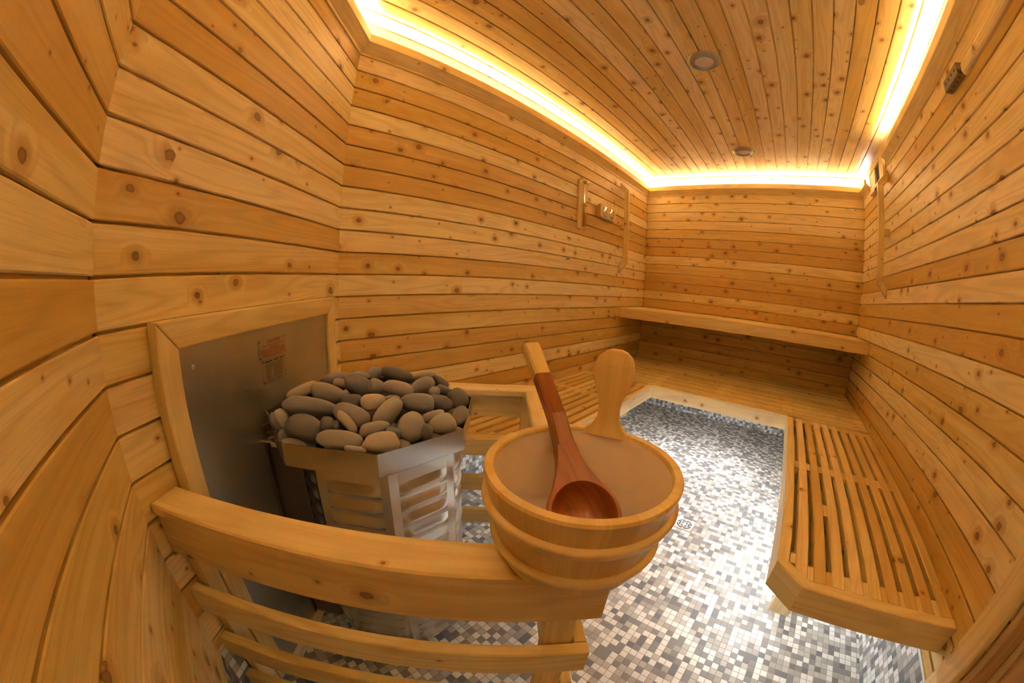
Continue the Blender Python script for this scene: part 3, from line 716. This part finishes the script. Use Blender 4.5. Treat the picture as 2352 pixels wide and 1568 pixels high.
# ------------------------------------------------------------------ heater
t = thing('sauna_heater', 'eight sided steel sauna heater with louvred sides and a tray for stones', 'heater', CORNER, PI / 4)
def octo(cx, cy, w, c=None):
    c = w * .4142 if c is None else c
    return [(cx + c, cy - w), (cx + w, cy - c), (cx + w, cy + c), (cx + c, cy + w), (cx - c, cy + w), (cx - w, cy + c), (cx - w, cy - c), (cx - c, cy - w)]
TC = (.304, .857)
def ringwall(mb, outer, inner, z0, z1):
    n = len(outer)
    for i in range(n):
        a, b = outer[i], outer[(i + 1) % n]; c, d = inner[i], inner[(i + 1) % n]
        mb.face([(*a, z0), (*b, z0), (*b, z1), (*a, z1)]); mb.face([(*d, z0), (*c, z0), (*c, z1), (*d, z1)])
        mb.face([(*a, z1), (*b, z1), (*d, z1), (*c, z1)]); mb.face([(*b, z0), (*a, z0), (*c, z0), (*d, z0)])
mb = MB(); ringwall(mb, octo(*TC, .2715), octo(*TC, .2690), .776, .830)
ringwall(mb, octo(*TC, .2715), octo(*TC, .21), .7745, .7765)
mb.build('stone_tray', M['steel'], t)
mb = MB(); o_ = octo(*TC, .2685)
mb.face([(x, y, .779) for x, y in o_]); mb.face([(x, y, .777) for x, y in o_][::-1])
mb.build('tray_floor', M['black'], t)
BC_ = (.318, .876); BW = .2245
body = octo(*BC_, BW)
mb = MB()
mb.face([(x, y, .774) for x, y in body]); mb.face([(x, y, .05) for x, y in body][::-1])
for i in range(8):
    a, b = Vector(body[i]), Vector(body[(i + 1) % 8]); L = (b - a).length; d = (b - a) / L; nn = Vector((d.y, -d.x))
    z0, z1 = .05, .774
    def P(s, z, o=0.0):
        q = a + d * s + nn * o; return (q.x, q.y, z)
    s0, s1 = .025, L - .022
    lou = [.698 - .047 * k for k in range(13)]
    # plain borders
    mb.face([P(0, z0), P(s0, z0), P(s0, z1), P(0, z1)]); mb.face([P(s1, z0), P(L, z0), P(L, z1), P(s1, z1)])
    mb.face([P(s0, lou[0] + .012), P(s1, lou[0] + .012), P(s1, z1), P(s0, z1)])
    mb.face([P(s0, z0), P(s1, z0), P(s1, lou[-1] - .0351), P(s0, lou[-1] - .0351)])
    for zt in lou:
        # each louvre: a lip swelling outward, tapering into the sheet at both ends
        ns = 10
        prof = [(.012, 0.0), (.007, .0012), (-.001, .0035), (-.010, .0065), (-.016, .0075), (-.0210, .0055), (-.0235, .0012), (-.0245, 0.0), (-.0351, 0.0)]
        for k_ in range(ns):
            sa = s0 + (s1 - s0) * k_ / ns; sb = s0 + (s1 - s0) * (k_ + 1) / ns
            fa = min(1, math.sin(PI * k_ / ns) * 2.6); fb = min(1, math.sin(PI * (k_ + 1) / ns) * 2.6)
            for (q0, o0), (q1, o1) in zip(prof[:-1], prof[1:]):
                mb.face([P(sa, zt + q1, o1 * fa), P(sb, zt + q1, o1 * fb), P(sb, zt + q0, o0 * fb), P(sa, zt + q0, o0 * fa)])
o = mb.build('louvred_body', M['steel'], t, merge=True)
for p_ in o.data.polygons: p_.use_smooth = True
md = o.modifiers.new('e', 'EDGE_SPLIT'); md.split_angle = math.radians(35)
mb = MB(); box(mb, (.030, .735, .05), (.13, .99, .772), ch=.002); mb.build('control_box', M['dark_metal'], t)
mb = MB(); box(mb, (.0225, .722, .05), (.029, 1.003, .79), ch=.001); mb.build('mounting_plate', M['dark_metal'], t)
mb = MB(); box(mb, (.04, .688, .765), (.10, .734, .769), ch=.0005); box(mb, (.04, .730, .730), (.10, .7335, .765), ch=.0005, axis=0); mb.build('bracket', M['steel'], t)
for a, b in ((.20, .75), (.43, .75), (.20, 1.0), (.43, 1.0)):
    mb = MB(); box(mb, (a, b, 0), (a + .02, b + .02, .0495), ch=.001); mb.build('foot', M['dark_metal'], t)

# stones
def make_stone(name, ctr, lx, ly, rad, kind, seed, label, group=None):
    bm = bmesh.new(); bmesh.ops.create_icosphere(bm, subdivisions=4, radius=1.0)
    rr = random.Random(seed); off = Vector((rr.uniform(-50, 50), rr.uniform(-50, 50), rr.uniform(-50, 50)))
    lx = Vector(lx).normalized(); ly = Vector(ly); ly = (ly - lx * ly.dot(lx)).normalized(); lz = lx.cross(ly)
    k = rr.uniform(-.16, .16); k2 = rr.uniform(-.12, .12)
    for v in bm.verts:
        p = v.co.copy(); s = 1 + .16 * noise.noise(p * .95 + off) + .025 * noise.noise(p * 2.6 + off)
        e = 1.0
        # slightly boxy, water worn
        q = Vector((math.copysign(abs(p.x) ** .84, p.x), math.copysign(abs(p.y) ** .90, p.y), math.copysign(abs(p.z) ** .92, p.z)))
        q.y *= 1 + k * p.x; q.z *= 1 + k2 * p.x; q.y += .10 * k * (p.x * p.x) * 3
        q *= s * .985
        v.co = lx * (q.x * rad[0]) + ly * (q.y * rad[1]) + lz * (q.z * rad[2])
    me = bpy.data.meshes.new(name); bm.to_mesh(me); bm.free()
    for p in me.polygons: p.use_smooth = True
    me.materials.append(ST[kind])
    o = bpy.data.objects.new(name, me); C.objects.link(o); o.location = ctr
    return tag(o, label, 'stone', group)
GR = 'stones heaped in the heater tray'
for i, r in enumerate(ROCKS):
    make_stone('sauna_stone', r[0:3], r[3:6], r[6:9], r[9:12], r[12], i, r[13], GR)
# stones lower in the tray, glimpsed only between the others
def c2w(u, v, z): return ((u - v) * S2 + CORNER[0], (u + v) * S2 + CORNER[1], z)
rr = random.Random(5)
i = 0
for ring, cnt, z in ((.235, 19, .803), (.165, 13, .815), (.095, 8, .830), (.02, 2, .835)):
    for j in range(cnt):
        a = 2 * PI * (j + .3 * rr.random()) / cnt; u, v = TC[0] + ring * math.cos(a), TC[1] + ring * math.sin(a)
        b = rr.uniform(0, PI); s = rr.uniform(.026, .034)
        make_stone('sauna_stone', c2w(u, v, z), (math.cos(b), math.sin(b), rr.uniform(-.2, .2)), (-math.sin(b), math.cos(b), 0), (s, s * .74, .021), rr.choice('gddbd'), 900 + i,
                   'dark stone half buried between the upper stones of the heater pile', GR)
        i += 1

# ------------------------------------------------------------------ bucket
BK = (-.208, .387)
t = thing('sauna_bucket', 'round wooden bucket with a paddle shaped ear, standing on the corner of the guard rail', 'bucket', (*BK, .7755))
H = .1515; r0, r1, th = .1115, .142, .0155
rz = lambda z: r0 + (r1 - r0) * z / H
mb = MB()
lathe(mb, [(0, .004), (r0 - .02, .004), (r0 - .012, 0), (r0 - .002, 0), (r0, .003), (rz(H - .004), H - .004), (rz(H) - .003, H), (rz(H) - th + .001, H), (rz(H) - th - .001, H - .003), (rz(.02) - th, .02)], n=96, staves=24)
mb.build('staves', M['birch'], t, smooth=False, merge=False)
mb = MB(); lathe(mb, [(rz(H) - th - .0012, H - .006), (rz(H) - th - .0035, H - .009), (rz(.03) - th - .003, .030), (rz(.02) - th - .010, .0195), (.05, .0175), (0, .0175)], n=72)
lathe(mb, [(.079, .0178), (.081, .0192), (.083, .0178)], n=72)
mb.build('plastic_liner', M['liner'], t, smooth=True, merge=True)
for z0, z1 in ((.093, .1125), (.028, .0465)):
    mb = MB(); a, b = rz(z0), rz(z1)
    lathe(mb, [(a - .001, z0), (a + .0055, z0 + .001), (a + .0095, z0 + .005), (a + .0105, (z0 + z1) / 2), (b + .0090, z1 - .005), (b + .0055, z1 - .001), (b - .001, z1)], n=96)
    mb.build('hoop', M['hoop'], t, smooth=True, merge=True)
# ear
n_ = Vector((-.035, .127)).normalized(); tg = Vector((n_.y, -n_.x))
half = [(.046, H - .008), (.036, H + .001), (.026, H + .009), (.0195, H + .022), (.018, H + .036), (.0205, H + .052), (.0265, H + .068), (.0325, H + .084), (.035, H + .100), (.0335, H + .115), (.028, H + .127), (.019, H + .1345), (.009, H + .138)]
out = [(x, z) for x, z in half] + [(-x, z) for x, z in half[::-1]]
mb = MB(); rI = rz(H) - th + .0005; rO = rz(H) + .0
def ep(x, z, r):
    q = n_ * (math.sqrt(max(r * r - x * x, 0)) + (z - H) * .10) + tg * x; return (q.x, q.y, z)
u0 = 3.1
mb.face([ep(x, z, rI) for x, z in out], [(u0 + z, x) for x, z in out])
mb.face([ep(x, z, rO - .001) for x, z in out][::-1], [(u0 + z, x + .3) for x, z in out][::-1])
s = 0
for i in range(len(out)):
    a, b = out[i], out[(i + 1) % len(out)]; l = math.hypot(a[0] - b[0], a[1] - b[1])
    mb.face([ep(*a, rI), ep(*a, rO - .001), ep(*b, rO - .001), ep(*b, rI)], [(s, 0), (s, .014), (s + l, .014), (s + l, 0)]); s += l
o = mb.build('ear', M['birch'], t, merge=True)
bm = bmesh.new(); bm.from_mesh(o.data); bmesh.ops.recalc_face_normals(bm, faces=bm.faces); bmesh.ops.triangulate(bm, faces=[f for f in bm.faces if len(f.verts) > 4]); bm.to_mesh(o.data); bm.free()
md = o.modifiers.new('b', 'BEVEL'); md.width = .002; md.segments = 2; md.limit_method = 'ANGLE'; md.angle_limit = math.radians(60)

# ------------------------------------------------------------------ ladle
T_, A_, N_, B_ = Vector((-.452, .545, 1.041)), Vector((-.313, .459, .9465)), Vector((-.245, .4215, .886)), Vector((-.196, .392, .843))
t = thing('ladle', 'stained wooden ladle with an unstained handle end, leaning in the bucket', 'ladle', B_)
hd = (T_ - B_).normalized()
nv = Vector((.30, -.22, 1.0)); nrm = (nv - hd * nv.dot(hd)).normalized()
sd = hd.cross(nrm).normalized()
MR, OR, DN = .051, .0590, .118         # mouth radius, outer radius, where the head narrows to the handle
NW = .0160
def headw(s):
    f = min(1, max(0, (DN - s) / (DN - .030)))
    return NW + (.0515 - NW) * f ** 1.6
mb = MB(); nphi = 96; rows = []
for k_ in range(nphi):
    ph = 2 * PI * k_ / nphi - PI; c_, s_ = math.cos(ph), math.sin(ph); r = OR
    while r < .2:
        x, y = r * c_, abs(r * s_)
        if x > DN or (x > .030 and y > headw(x)) or x <= .030: break
        r += .0004
    if x > DN: r = DN / c_
    r = max(r, OR)
    e = max(0, min(1, (r - OR) / (DN - OR)))
    up = .011 * e ** 1.3; dn = .004 + .011 * e
    P = lambda rr, z: hd * (rr * c_) + sd * (rr * s_) + nrm * z
    pr = [(0, -.041), (MR * .3, -.040), (MR * .62, -.035), (MR * .86, -.0215), (MR * .97, -.008), (MR, -.0008), (MR + .0015, .0008), (MR + (r - MR) * .5, .0008 + up * .35), (r - .002, .0008 + up), (r, up - .0015), (r, -dn),
          (OR * .99 + (r - OR) * .55, -.014 - .002 * e), (OR * .90, -.027), (OR * .72, -.038), (OR * .42, -.0455), (0, -.0475)]
    rows.append([P(a_, z_) for a_, z_ in pr])
for k_ in range(nphi):
    A, B = rows[k_], rows[(k_ + 1) % nphi]
    for i in range(len(A) - 1):
        q = [A[i], B[i], B[i + 1], A[i + 1]]
        if i == 0: q = [A[0], B[1], A[1]]
        if i == len(A) - 2: q = [A[i], B[i], A[i + 1]]
        mb.face(q, [((v_.dot(hd)), v_.dot(sd) + v_.dot(nrm)) for v_ in q])
o = mb.build('bowl', M['ladle'], t, smooth=True, merge=True)
bm = bmesh.new(); bm.from_mesh(o.data); bmesh.ops.recalc_face_normals(bm, faces=bm.faces); bm.to_mesh(o.data); bm.free()
md = o.modifiers.new('e', 'EDGE_SPLIT'); md.split_angle = math.radians(38)
def sweep(secs, name, mat, caps=(True, True)):
    """secs: (centre, half width, top, bottom, direction)"""
    mb = MB(); rings = []; s = 0; ss = []
    for i, (c, w, up, dn) in enumerate(secs):
        if i: s += (secs[i][0] - secs[i - 1][0]).length
        ss.append(s); e = min(.004, w * .35)
        pr = [(-w + e, up), (w - e, up), (w, up - e), (w, -dn + e), (w - e, -dn), (-w + e, -dn), (-w, -dn + e), (-w, up - e)]
        rings.append([c + sd * x + nrm * y for x, y in pr])
    per = [0, .02, .025, .045, .05, .07, .075, .095, .1]
    for i in range(len(rings) - 1):
        for j in range(8):
            k = (j + 1) % 8
            mb.face([rings[i][j], rings[i][k], rings[i + 1][k], rings[i + 1][j]], [(ss[i], per[j]), (ss[i], per[j + 1]), (ss[i + 1], per[j + 1]), (ss[i + 1], per[j])])
    if caps[0]: mb.face(rings[0][::-1], [(.1, j * .01) for j in range(8)])
    if caps[1]: mb.face(rings[-1], [(.1, j * .01) for j in range(8)])
    o = mb.build(name, M[mat], t, merge=True)
    bm = bmesh.new(); bm.from_mesh(o.data); bmesh.ops.recalc_face_normals(bm, faces=bm.faces); bm.to_mesh(o.data); bm.free()
    return o
def lerp(a, b, f): return a + (b - a) * f
tt, aa, nn_ = T_ - B_, A_ - B_, N_ - B_
sp = lerp(tt, aa, .50)
sweep([(tt + hd * .000 - nrm * .004, .0135, .002, .006), (tt - hd * .006, .0170, .011, .011), (lerp(tt, aa, .15), .0165, .0130, .0130), (lerp(tt, aa, .5), .0155, .0130, .0130)], 'handle_end', 'birch')['label'] = 'unstained pale end of the ladle handle'
sweep([(sp, .0155, .0130, .0130), (lerp(tt, aa, .8), .0150, .0130, .0130), (aa, .0148, .013, .0130), (hd * (DN - .001), .0158, .0112, .0148)], 'handle', 'ladle')

# ------------------------------------------------------------------ things on the left wall
t = thing('sand_timer', 'sauna sand timer on a narrow wooden board, glass tubes with orange sand, left wall', 'sand timer', (XC, 2.178, 1.775))
mb = MB(); box(mb, (.0005, -.050, -.185), (.020, .050, .185), ch=.004, axis=2); mb.build('backboard', M['birch'], t)
for zc, zz, nm in ((.085, 0, 'glass_tube'), (-.095, 0, 'glass_tube')):
    mb = MB(); lathe(mb, [(0, -.078), (.010, -.076), (.0125, -.068), (.0125, .062), (.009, .072), (.003, .080)][::1], (.036, .008, zc), 24); mb.build(nm, M['glass'], t, smooth=True, merge=True)
mb = MB(); lathe(mb, [(0, -.074), (.0095, -.073), (.0108, -.066), (.0108, .030), (0, .034)], (.036, .008, -.095), 24); mb.build('sand', M['sand'], t, smooth=True, merge=True)
for z in (-.180, -.008, .166):
    mb = MB(); box(mb, (.0205, -.012, z), (.052, .028, z + .012), ch=.002); mb.build('clip', M['birch'], t)

t = thing('thermometer', 'wooden sauna thermometer and hygrometer board with two round glass dials, left wall', 'thermometer', (XC, 2.535, 1.787))
mb = MB(); w_, h_ = .128, .056; rc = .022
pts = []
for cxx, cyy, a0 in ((w_ - rc, h_ - rc, 0), (-w_ + rc, h_ - rc, 90), (-w_ + rc, -h_ + rc, 180), (w_ - rc, -h_ + rc, 270)):
    for k_ in range(6): a = math.radians(a0 + 18 * k_); pts.append((cxx + rc * math.cos(a), cyy + rc * math.sin(a)))
for x0, x1, sc in ((.0, .018, .94), (.018, .042, 1.0)):
    P = [(p[0] * sc, p[1] * sc) for p in pts]
    mb.face([(x1, *p) for p in P], [p for p in P]); mb.face([(x0, *p) for p in P][::-1], [p for p in P][::-1]); s = 0
    for i in range(len(P)):
        a, b = P[i], P[(i + 1) % len(P)]; l = math.hypot(a[0] - b[0], a[1] - b[1])
        mb.face([(x0, *a), (x0, *b), (x1, *b), (x1, *a)], [(s, 0), (s + l, 0), (s + l, x1 - x0), (s, x1 - x0)]); s += l
mb.build('board', M['birch'], t)
AX = ((0, 1, 0), (0, 0, 1), (1, 0, 0))
for yc in (-.052, .056):
    mb = MB(); lathe(mb, [(0, .0425), (.036, .0425), (.041, .0435), (.044, .047), (.0455, .042)], (0, yc, 0), 40, axes=AX); d_ = mb.build('dial', M['plate'], t, smooth=True, merge=True)
    mb = MB(); lathe(mb, [(0, .0525), (.020, .051), (.034, .0475), (.041, .0440)], (0, yc, 0), 40, axes=AX); g_ = mb.build('dial_glass', M['chrome'], d_, smooth=True, merge=True)
    mb = MB(); mb.face([(.0500, yc - .016, -.030), (.0500, yc + .016, -.030), (.0535, yc + .012, -.004), (.0535, yc - .012, -.004)]); mb.build('dial_face', M['white'], d_)

# backrest brackets: a bar held off the wall by slanting ends and a middle block
def backrest(label, X, sgn, y0, y1, mat):
    t = thing('backrest_bracket', label, 'backrest bracket', (X, (y0 + y1) / 2, 1.725))
    h = (y1 - y0) / 2; a, b = .040, .079
    def poly(P, name):
        mb = MB(); tn = tone(.15, .35); u0 = R.uniform(0, 40)  # low tone range darkens the whole bracket in place of its shade
        for y, fl in ((-h, 1), (h, -1)):
            q = [(sgn * p[0], y, p[1]) for p in P]; uvq = [(u0 + p[1], p[0]) for p in P]
            mb.face(q[::fl], uvq[::fl], tn)
        for i in range(len(P)):
            p, q = P[i], P[(i + 1) % len(P)]
            mb.face([(sgn * p[0], -h, p[1]), (sgn * q[0], -h, q[1]), (sgn * q[0], h, q[1]), (sgn * p[0], h, p[1])], [(u0 + p[1], 0), (u0 + q[1], 0), (u0 + q[1], 2 * h), (u0 + p[1], 2 * h)], tn)
        o = mb.build(name, M[mat], t, merge=True)
        bm = bmesh.new(); bm.from_mesh(o.data); bmesh.ops.recalc_face_normals(bm, faces=bm.faces); bm.to_mesh(o.data); bm.free()
        md = o.modifiers.new('b', 'BEVEL'); md.width = .0015; md.segments = 1; md.limit_method = 'ANGLE'
    poly([(a, -.300), (b, -.322), (b, .332), (a, .318)], 'bar')
    poly([(.0005, .352), (a - .0005, .318 - .003), (b - .001, .3325), (.0005, .415)], 'arm')
    poly([(.0005, -.415), (b - .001, -.3225), (a, -.301), (.0005, -.352)], 'arm')
    poly([(.0005, -.016), (a - .0005, -.016), (a - .0005, .028), (.0005, .028)], 'spacer')
    return t
backrest('upright wooden bracket bar on the left wall beside the thermometer', XC, 1, 2.840, 2.868, 'trim')
backrest('upright wooden bracket bar on the right wall below the vent', XE, -1, 2.640, 2.668, 'trim')

# ------------------------------------------------------------------ right wall: vent, sensor, cable cover
t = thing('wall_vent', 'wooden sliding wall vent, half open, high on the right wall near the back', 'vent', (XE, 2.90, 2.20))
def vb(name, y0, y1, z0, z1, x0, x1, mat='trim', **k):
    mb = MB(); box(mb, (-x1, y0, z0), (-x0, y1, z1), **k); return mb.build(name, M[mat], t)
vb('side_board', -.205, -.095, -.105, .105, .001, .022, axis=2)
vb('back_opening', -.094, .055, -.060, .062, .001, .006, 'black')
vb('top_board', -.094, .235, .063, .105, .001, .022)
vb('bottom_board', -.094, .235, -.085, -.061, .001, .022)
vb('slider', .056, .225, -.060, .062, .001, .019, 'pale')
vb('end_board', .2255, .235, -.060, .062, .001, .022, axis=2)
vb('slot', .190, .197, -.045, .020, .0192, .0200, 'black')
vb('runner', .030, .190, -.112, -.097, .001, .034)
vb('runner', .050, .170, -.096, -.087, .001, .028)

t = thing('temperature_sensor', 'dark perforated metal sensor box high on the right wall', 'sensor', (XE, 1.425, 2.072))
mb = MB(); box(mb, (-.034, -.070, -.022), (-.001, .070, .024), ch=.001); sb = mb.build('housing', M['dark_metal'], t)
AXL = ((0, 1, 0), (0, 0, 1), (-1, 0, 0))
for yy in (-.048, -.016, .016, .048):
    mb = MB(); lathe(mb, [(0, .0345), (.0055, .0344)], (0, yy, .004), 16, axes=AXL); mb.build('hole', M['black'], sb)
for yy in (-.048, -.016, .016, .048):
    mb = MB(); lathe(mb, [(0, .0225), (.0045, .0224)], (-.018, yy, 0), 16, axes=((1, 0, 0), (0, -1, 0), (0, 0, -1))); mb.build('hole', M['black'], sb)
mb = MB(); lathe(mb, [(0, .012), (.008, .011), (.010, 0)], (-.018, -.070, .0), 20, axes=((1, 0, 0), (0, 0, 1), (0, -1, 0))); mb.build('cable_gland', M['dark_metal'], t, smooth=True, merge=True)
mb = MB(); box(mb, (-.010, .0705, -.016), (-.001, .082, .016), ch=.0005); mb.build('tab', M['dark_metal'], t)

mb = MB(); tn = (.6, .3); u0 = 2.2; L0, L1 = YA + .002, 1.345
pf = [(0, 2.087), (.010, 2.087), (.017, 2.083), (.020, 2.074), (.020, 2.056), (.017, 2.046), (.010, 2.041), (0, 2.041)]
for i in range(len(pf)):
    a, b = pf[i], pf[(i + 1) % len(pf)]
    mb.face([(XE - .0005 - a[0], L0, a[1]), (XE - .0005 - a[0], L1, a[1]), (XE - .0005 - b[0], L1, b[1]), (XE - .0005 - b[0], L0, b[1])], [(u0, i * .01), (u0 + 1.6, i * .01), (u0 + 1.6, i * .01 + .01), (u0, i * .01 + .01)], tn)
mb.face([(XE - .0005 - a[0], L1, a[1]) for a in pf][::-1], None, tn); mb.face([(XE - .0005 - a[0], L0, a[1]) for a in pf], None, tn)
tag(mb.build('cable_cover', M['trim'], merge=True), 'rounded wooden cable cover strip on the right wall, ending at the sensor box', 'cable cover')

# ------------------------------------------------------------------ ceiling fittings
def downlight(x, y, label):
    t = thing('downlight', label, 'ceiling light', (x, y, ZCEIL), 0, 'recessed downlights')
    ax = ((1, 0, 0), (0, -1, 0), (0, 0, -1))
    mb = MB(); lathe(mb, [(.084, 0), (.083, .006), (.066, .019), (.063, .020), (.052, .017), (.047, .012)], n=56, axes=ax); mb.build('trim_ring', M['ring'], t, smooth=True, merge=True)
    mb = MB(); lathe(mb, [(0, .0135), (.040, .0130), (.0475, .0115)], n=48, axes=ax); mb.build('lens', M['lens'], t, smooth=True, merge=True)
downlight(-.325, 1.652, 'round recessed ceiling light with nickel ring, the nearer and larger of the two')
downlight(-.313, 2.905, 'round recessed ceiling light with nickel ring, the farther one near the back wall')
t = thing('fire_sprinkler', 'chrome fire sprinkler head in a white ceiling plate', 'sprinkler', (.392, 1.307, ZCEIL))
ax = ((1, 0, 0), (0, -1, 0), (0, 0, -1))
mb = MB(); lathe(mb, [(.040, 0), (.040, .002), (.030, .006), (.014, .007), (.0, .007)], n=40, axes=ax); mb.build('ceiling_plate', M['white'], t, smooth=True, merge=True)
mb = MB(); lathe(mb, [(.012, .007), (.012, .018), (.007, .020), (.006, .026), (0, .026)], n=24, axes=ax)
for a in (0, PI):
    for k_ in range(6):
        z0, z1 = .018 + k_ * .005, .023 + k_ * .005; r0_, r1_ = .011 - .0012 * abs(k_ - 2), .011 - .0012 * abs(k_ - 1)
        box(mb, (math.cos(a) * r0_ - .0018, -.0018, -z1), (math.cos(a) * r0_ + .0018, .0018, -z0), ch=.0003)
lathe(mb, [(0, .048), (.004, .048), (.004, .050), (0, .050)], n=16, axes=ax)
mb.build('frame_arms', M['chrome'], t)
mb = MB(); nteeth = 14
for k_ in range(nteeth):
    a0 = 2 * PI * k_ / nteeth; a1 = a0 + PI / nteeth * 1.1; z = -.051
    P = [(.004 * math.cos(a0), .004 * math.sin(a0), z), (.016 * math.cos(a0), .016 * math.sin(a0), z), (.016 * math.cos(a1), .016 * math.sin(a1), z), (.004 * math.cos(a1), .004 * math.sin(a1), z)]
    mb.face(P); mb.face([(p[0], p[1], p[2] - .001) for p in P][::-1])
lathe(mb, [(0, .0515), (.010, .0515), (.010, .0525), (0, .0525)], n=24, axes=ax)
mb.build('deflector', M['chrome'], t)

# ------------------------------------------------------------------ floor drain
t = thing('floor_drain', 'square metal floor drain with a round slotted grate in the tiled floor', 'drain', (-.2215, 1.657, 0), 0)
mb = MB(); o_ = .0505
for lo, hi in (((-o_, -o_), (o_, -o_ + .004)), ((-o_, o_ - .004), (o_, o_)), ((-o_, -o_ + .0041), (-o_ + .004, o_ - .0041)), ((o_ - .004, -o_ + .0041), (o_, o_ - .0041))):
    box(mb, (*lo, .0005), (*hi, .0035), ch=.0005)
mb.build('frame', M['nickel'], t)
mb = MB(); mb.face([(-.046, -.046, .0008), (.046, -.046, .0008), (.046, .046, .0008), (-.046, .046, .0008)]); mb.build('sump', M['black'], t)
mb = MB(); z = .0025
N_ = 48
sq = []
for k_ in range(N_):
    a = 2 * PI * k_ / N_; c_, s_ = math.cos(a), math.sin(a); m_ = .046 / max(abs(c_), abs(s_)); sq.append((c_ * m_, s_ * m_, c_ * .041, s_ * .041))
for k_ in range(N_):
    a, b = sq[k_], sq[(k_ + 1) % N_]; mb.face([(a[2], a[3], z), (a[0], a[1], z), (b[0], b[1], z), (b[2], b[3], z)])
def arc(r0_, r1_, a0, a1):
    n = max(2, int((a1 - a0) / .13))
    for k_ in range(n):
        p, q = a0 + (a1 - a0) * k_ / n, a0 + (a1 - a0) * (k_ + 1) / n
        mb.face([(r0_ * math.cos(p), r0_ * math.sin(p), z), (r1_ * math.cos(p), r1_ * math.sin(p), z), (r1_ * math.cos(q), r1_ * math.sin(q), z), (r0_ * math.cos(q), r0_ * math.sin(q), z)])
arc(.030, .0345, 0, 2 * PI); arc(.0195, .0235, 0, 2 * PI); arc(.0, .0125, 0, 2 * PI)
for k_ in range(4): arc(.0345, .041, k_ * PI / 2 - .14, k_ * PI / 2 + .14)
for k_ in range(4): arc(.0235, .030, k_ * PI / 2 + PI / 4 - .2, k_ * PI / 2 + PI / 4 + .2)
for k_ in range(4): arc(.0125, .0195, k_ * PI / 2 - .35, k_ * PI / 2 + .35)
mb.build('grate', M['nickel'], t)

# ------------------------------------------------------------------ door in the right wall beside the camera
t = bpy.data.objects.new('door_1', None); C.objects.link(t); t.location = (XE, 0, 0); tag(t, kind='structure')
def db(name, lo, hi, mat='trim', **k):
    mb = MB(); box(mb, lo, hi, **k); return mb.build(name, M[mat], t)
db('casing', (-.020, DOOR1, .001), (-.0005, DOOR1 + .080, DOORZ + .08), ch=.004, axis=2, tn=(.6, .4))
db('casing', (-.020, DOOR0 - .080, .001), (-.0005, DOOR0, DOORZ + .08), ch=.004, axis=2)
db('casing', (-.020, DOOR0 + .001, DOORZ), (-.0005, DOOR1 - .001, DOORZ + .08), ch=.004)
db('jamb', (.0, DOOR1 - .022, .001), (.16, DOOR1 - .001, DOORZ - .001), 'door', axis=2)
db('jamb', (.0, DOOR0 + .001, .001), (.16, DOOR0 + .022, DOORZ - .001), 'door', axis=2)
db('jamb', (.0, DOOR0 + .023, DOORZ - .022), (.16, DOOR1 - .023, DOORZ - .001), 'door', axis=1)
db('stop', (.045, DOOR1 - .036, .001), (.06, DOOR1 - .0225, DOORZ - .023), 'door', axis=2)
for lo, hi, ax_ in (((.062, DOOR1 - .125, .004), (.10, DOOR1 - .024, DOORZ - .024), 2), ((.062, DOOR0 + .024, .004), (.10, DOOR0 + .125, DOORZ - .024), 2),
                ((.062, DOOR0 + .126, .004), (.10, DOOR1 - .126, .20), 1), ((.062, DOOR0 + .126, DOORZ - .13), (.10, DOOR1 - .126, DOORZ - .024), 1)):
    db('stile', lo, hi, 'door', axis=ax_)
db('glass_pane', (.078, DOOR0 + .1265, .2005), (.084, DOOR1 - .1265, DOORZ - .1305), 'glass', ch=.0003)
db('outer_board', (.155, DOOR0 - .05, -.01), (.165, DOOR1 + .05, DOORZ + .05), 'door')

# ------------------------------------------------------------------ world, camera
w = bpy.data.worlds.new('World'); SC.world = w; w.use_nodes = True
w.node_tree.nodes['Background'].inputs[0].default_value = (.02, .015, .01, 1); w.node_tree.nodes['Background'].inputs[1].default_value = .3

cd = bpy.data.cameras.new('camera'); cam = bpy.data.objects.new('camera', cd); C.objects.link(cam); SC.camera = cam
cd.type = 'PANO'; cd.panorama_type = 'FISHEYE_LENS_POLYNOMIAL'
cd.sensor_fit = 'HORIZONTAL'; cd.sensor_width = 36; cd.sensor_height = 24
cd.fisheye_fov = math.radians(230)
for i_, v_ in enumerate((0.0, -0.08124151382799089, -0.0002625936992493304, 4.298726401460927e-05, -5.128421593323805e-07)):
    setattr(cd, 'fisheye_polynomial_k%d' % i_, v_)
cd.shift_x = SHX; cd.shift_y = SHY
cd.clip_start = .01
rt, up, fw = Vector((0.7179648237822848, 0.6947942043720556, 0.042279136489230706)), Vector((-0.15889892148719467, 0.10445704226168126, 0.9817534614515743)), Vector((-0.6777002617915151, 0.7115825601382763, -0.18539853167049983))
cam.matrix_world = Matrix(((rt.x, up.x, -fw.x, 0), (rt.y, up.y, -fw.y, 0), (rt.z, up.z, -fw.z, 1.1646), (0, 0, 0, 1)))

SC.view_settings.view_transform = 'Standard'; SC.view_settings.look = 'None'; SC.view_settings.gamma = 1
SC.view_settings.use_curve_mapping = False; SC.view_settings.exposure = EXPO
SC.cycles.use_denoising = True
SC.cycles.use_light_tree = False; SC.cycles.sample_clamp_indirect = 0
SC.cycles.use_adaptive_sampling = True; SC.cycles.adaptive_threshold = .035
SC.cycles.max_bounces = 12; SC.cycles.diffuse_bounces = 5; SC.cycles.glossy_bounces = 4; SC.cycles.transmission_bounces = 8
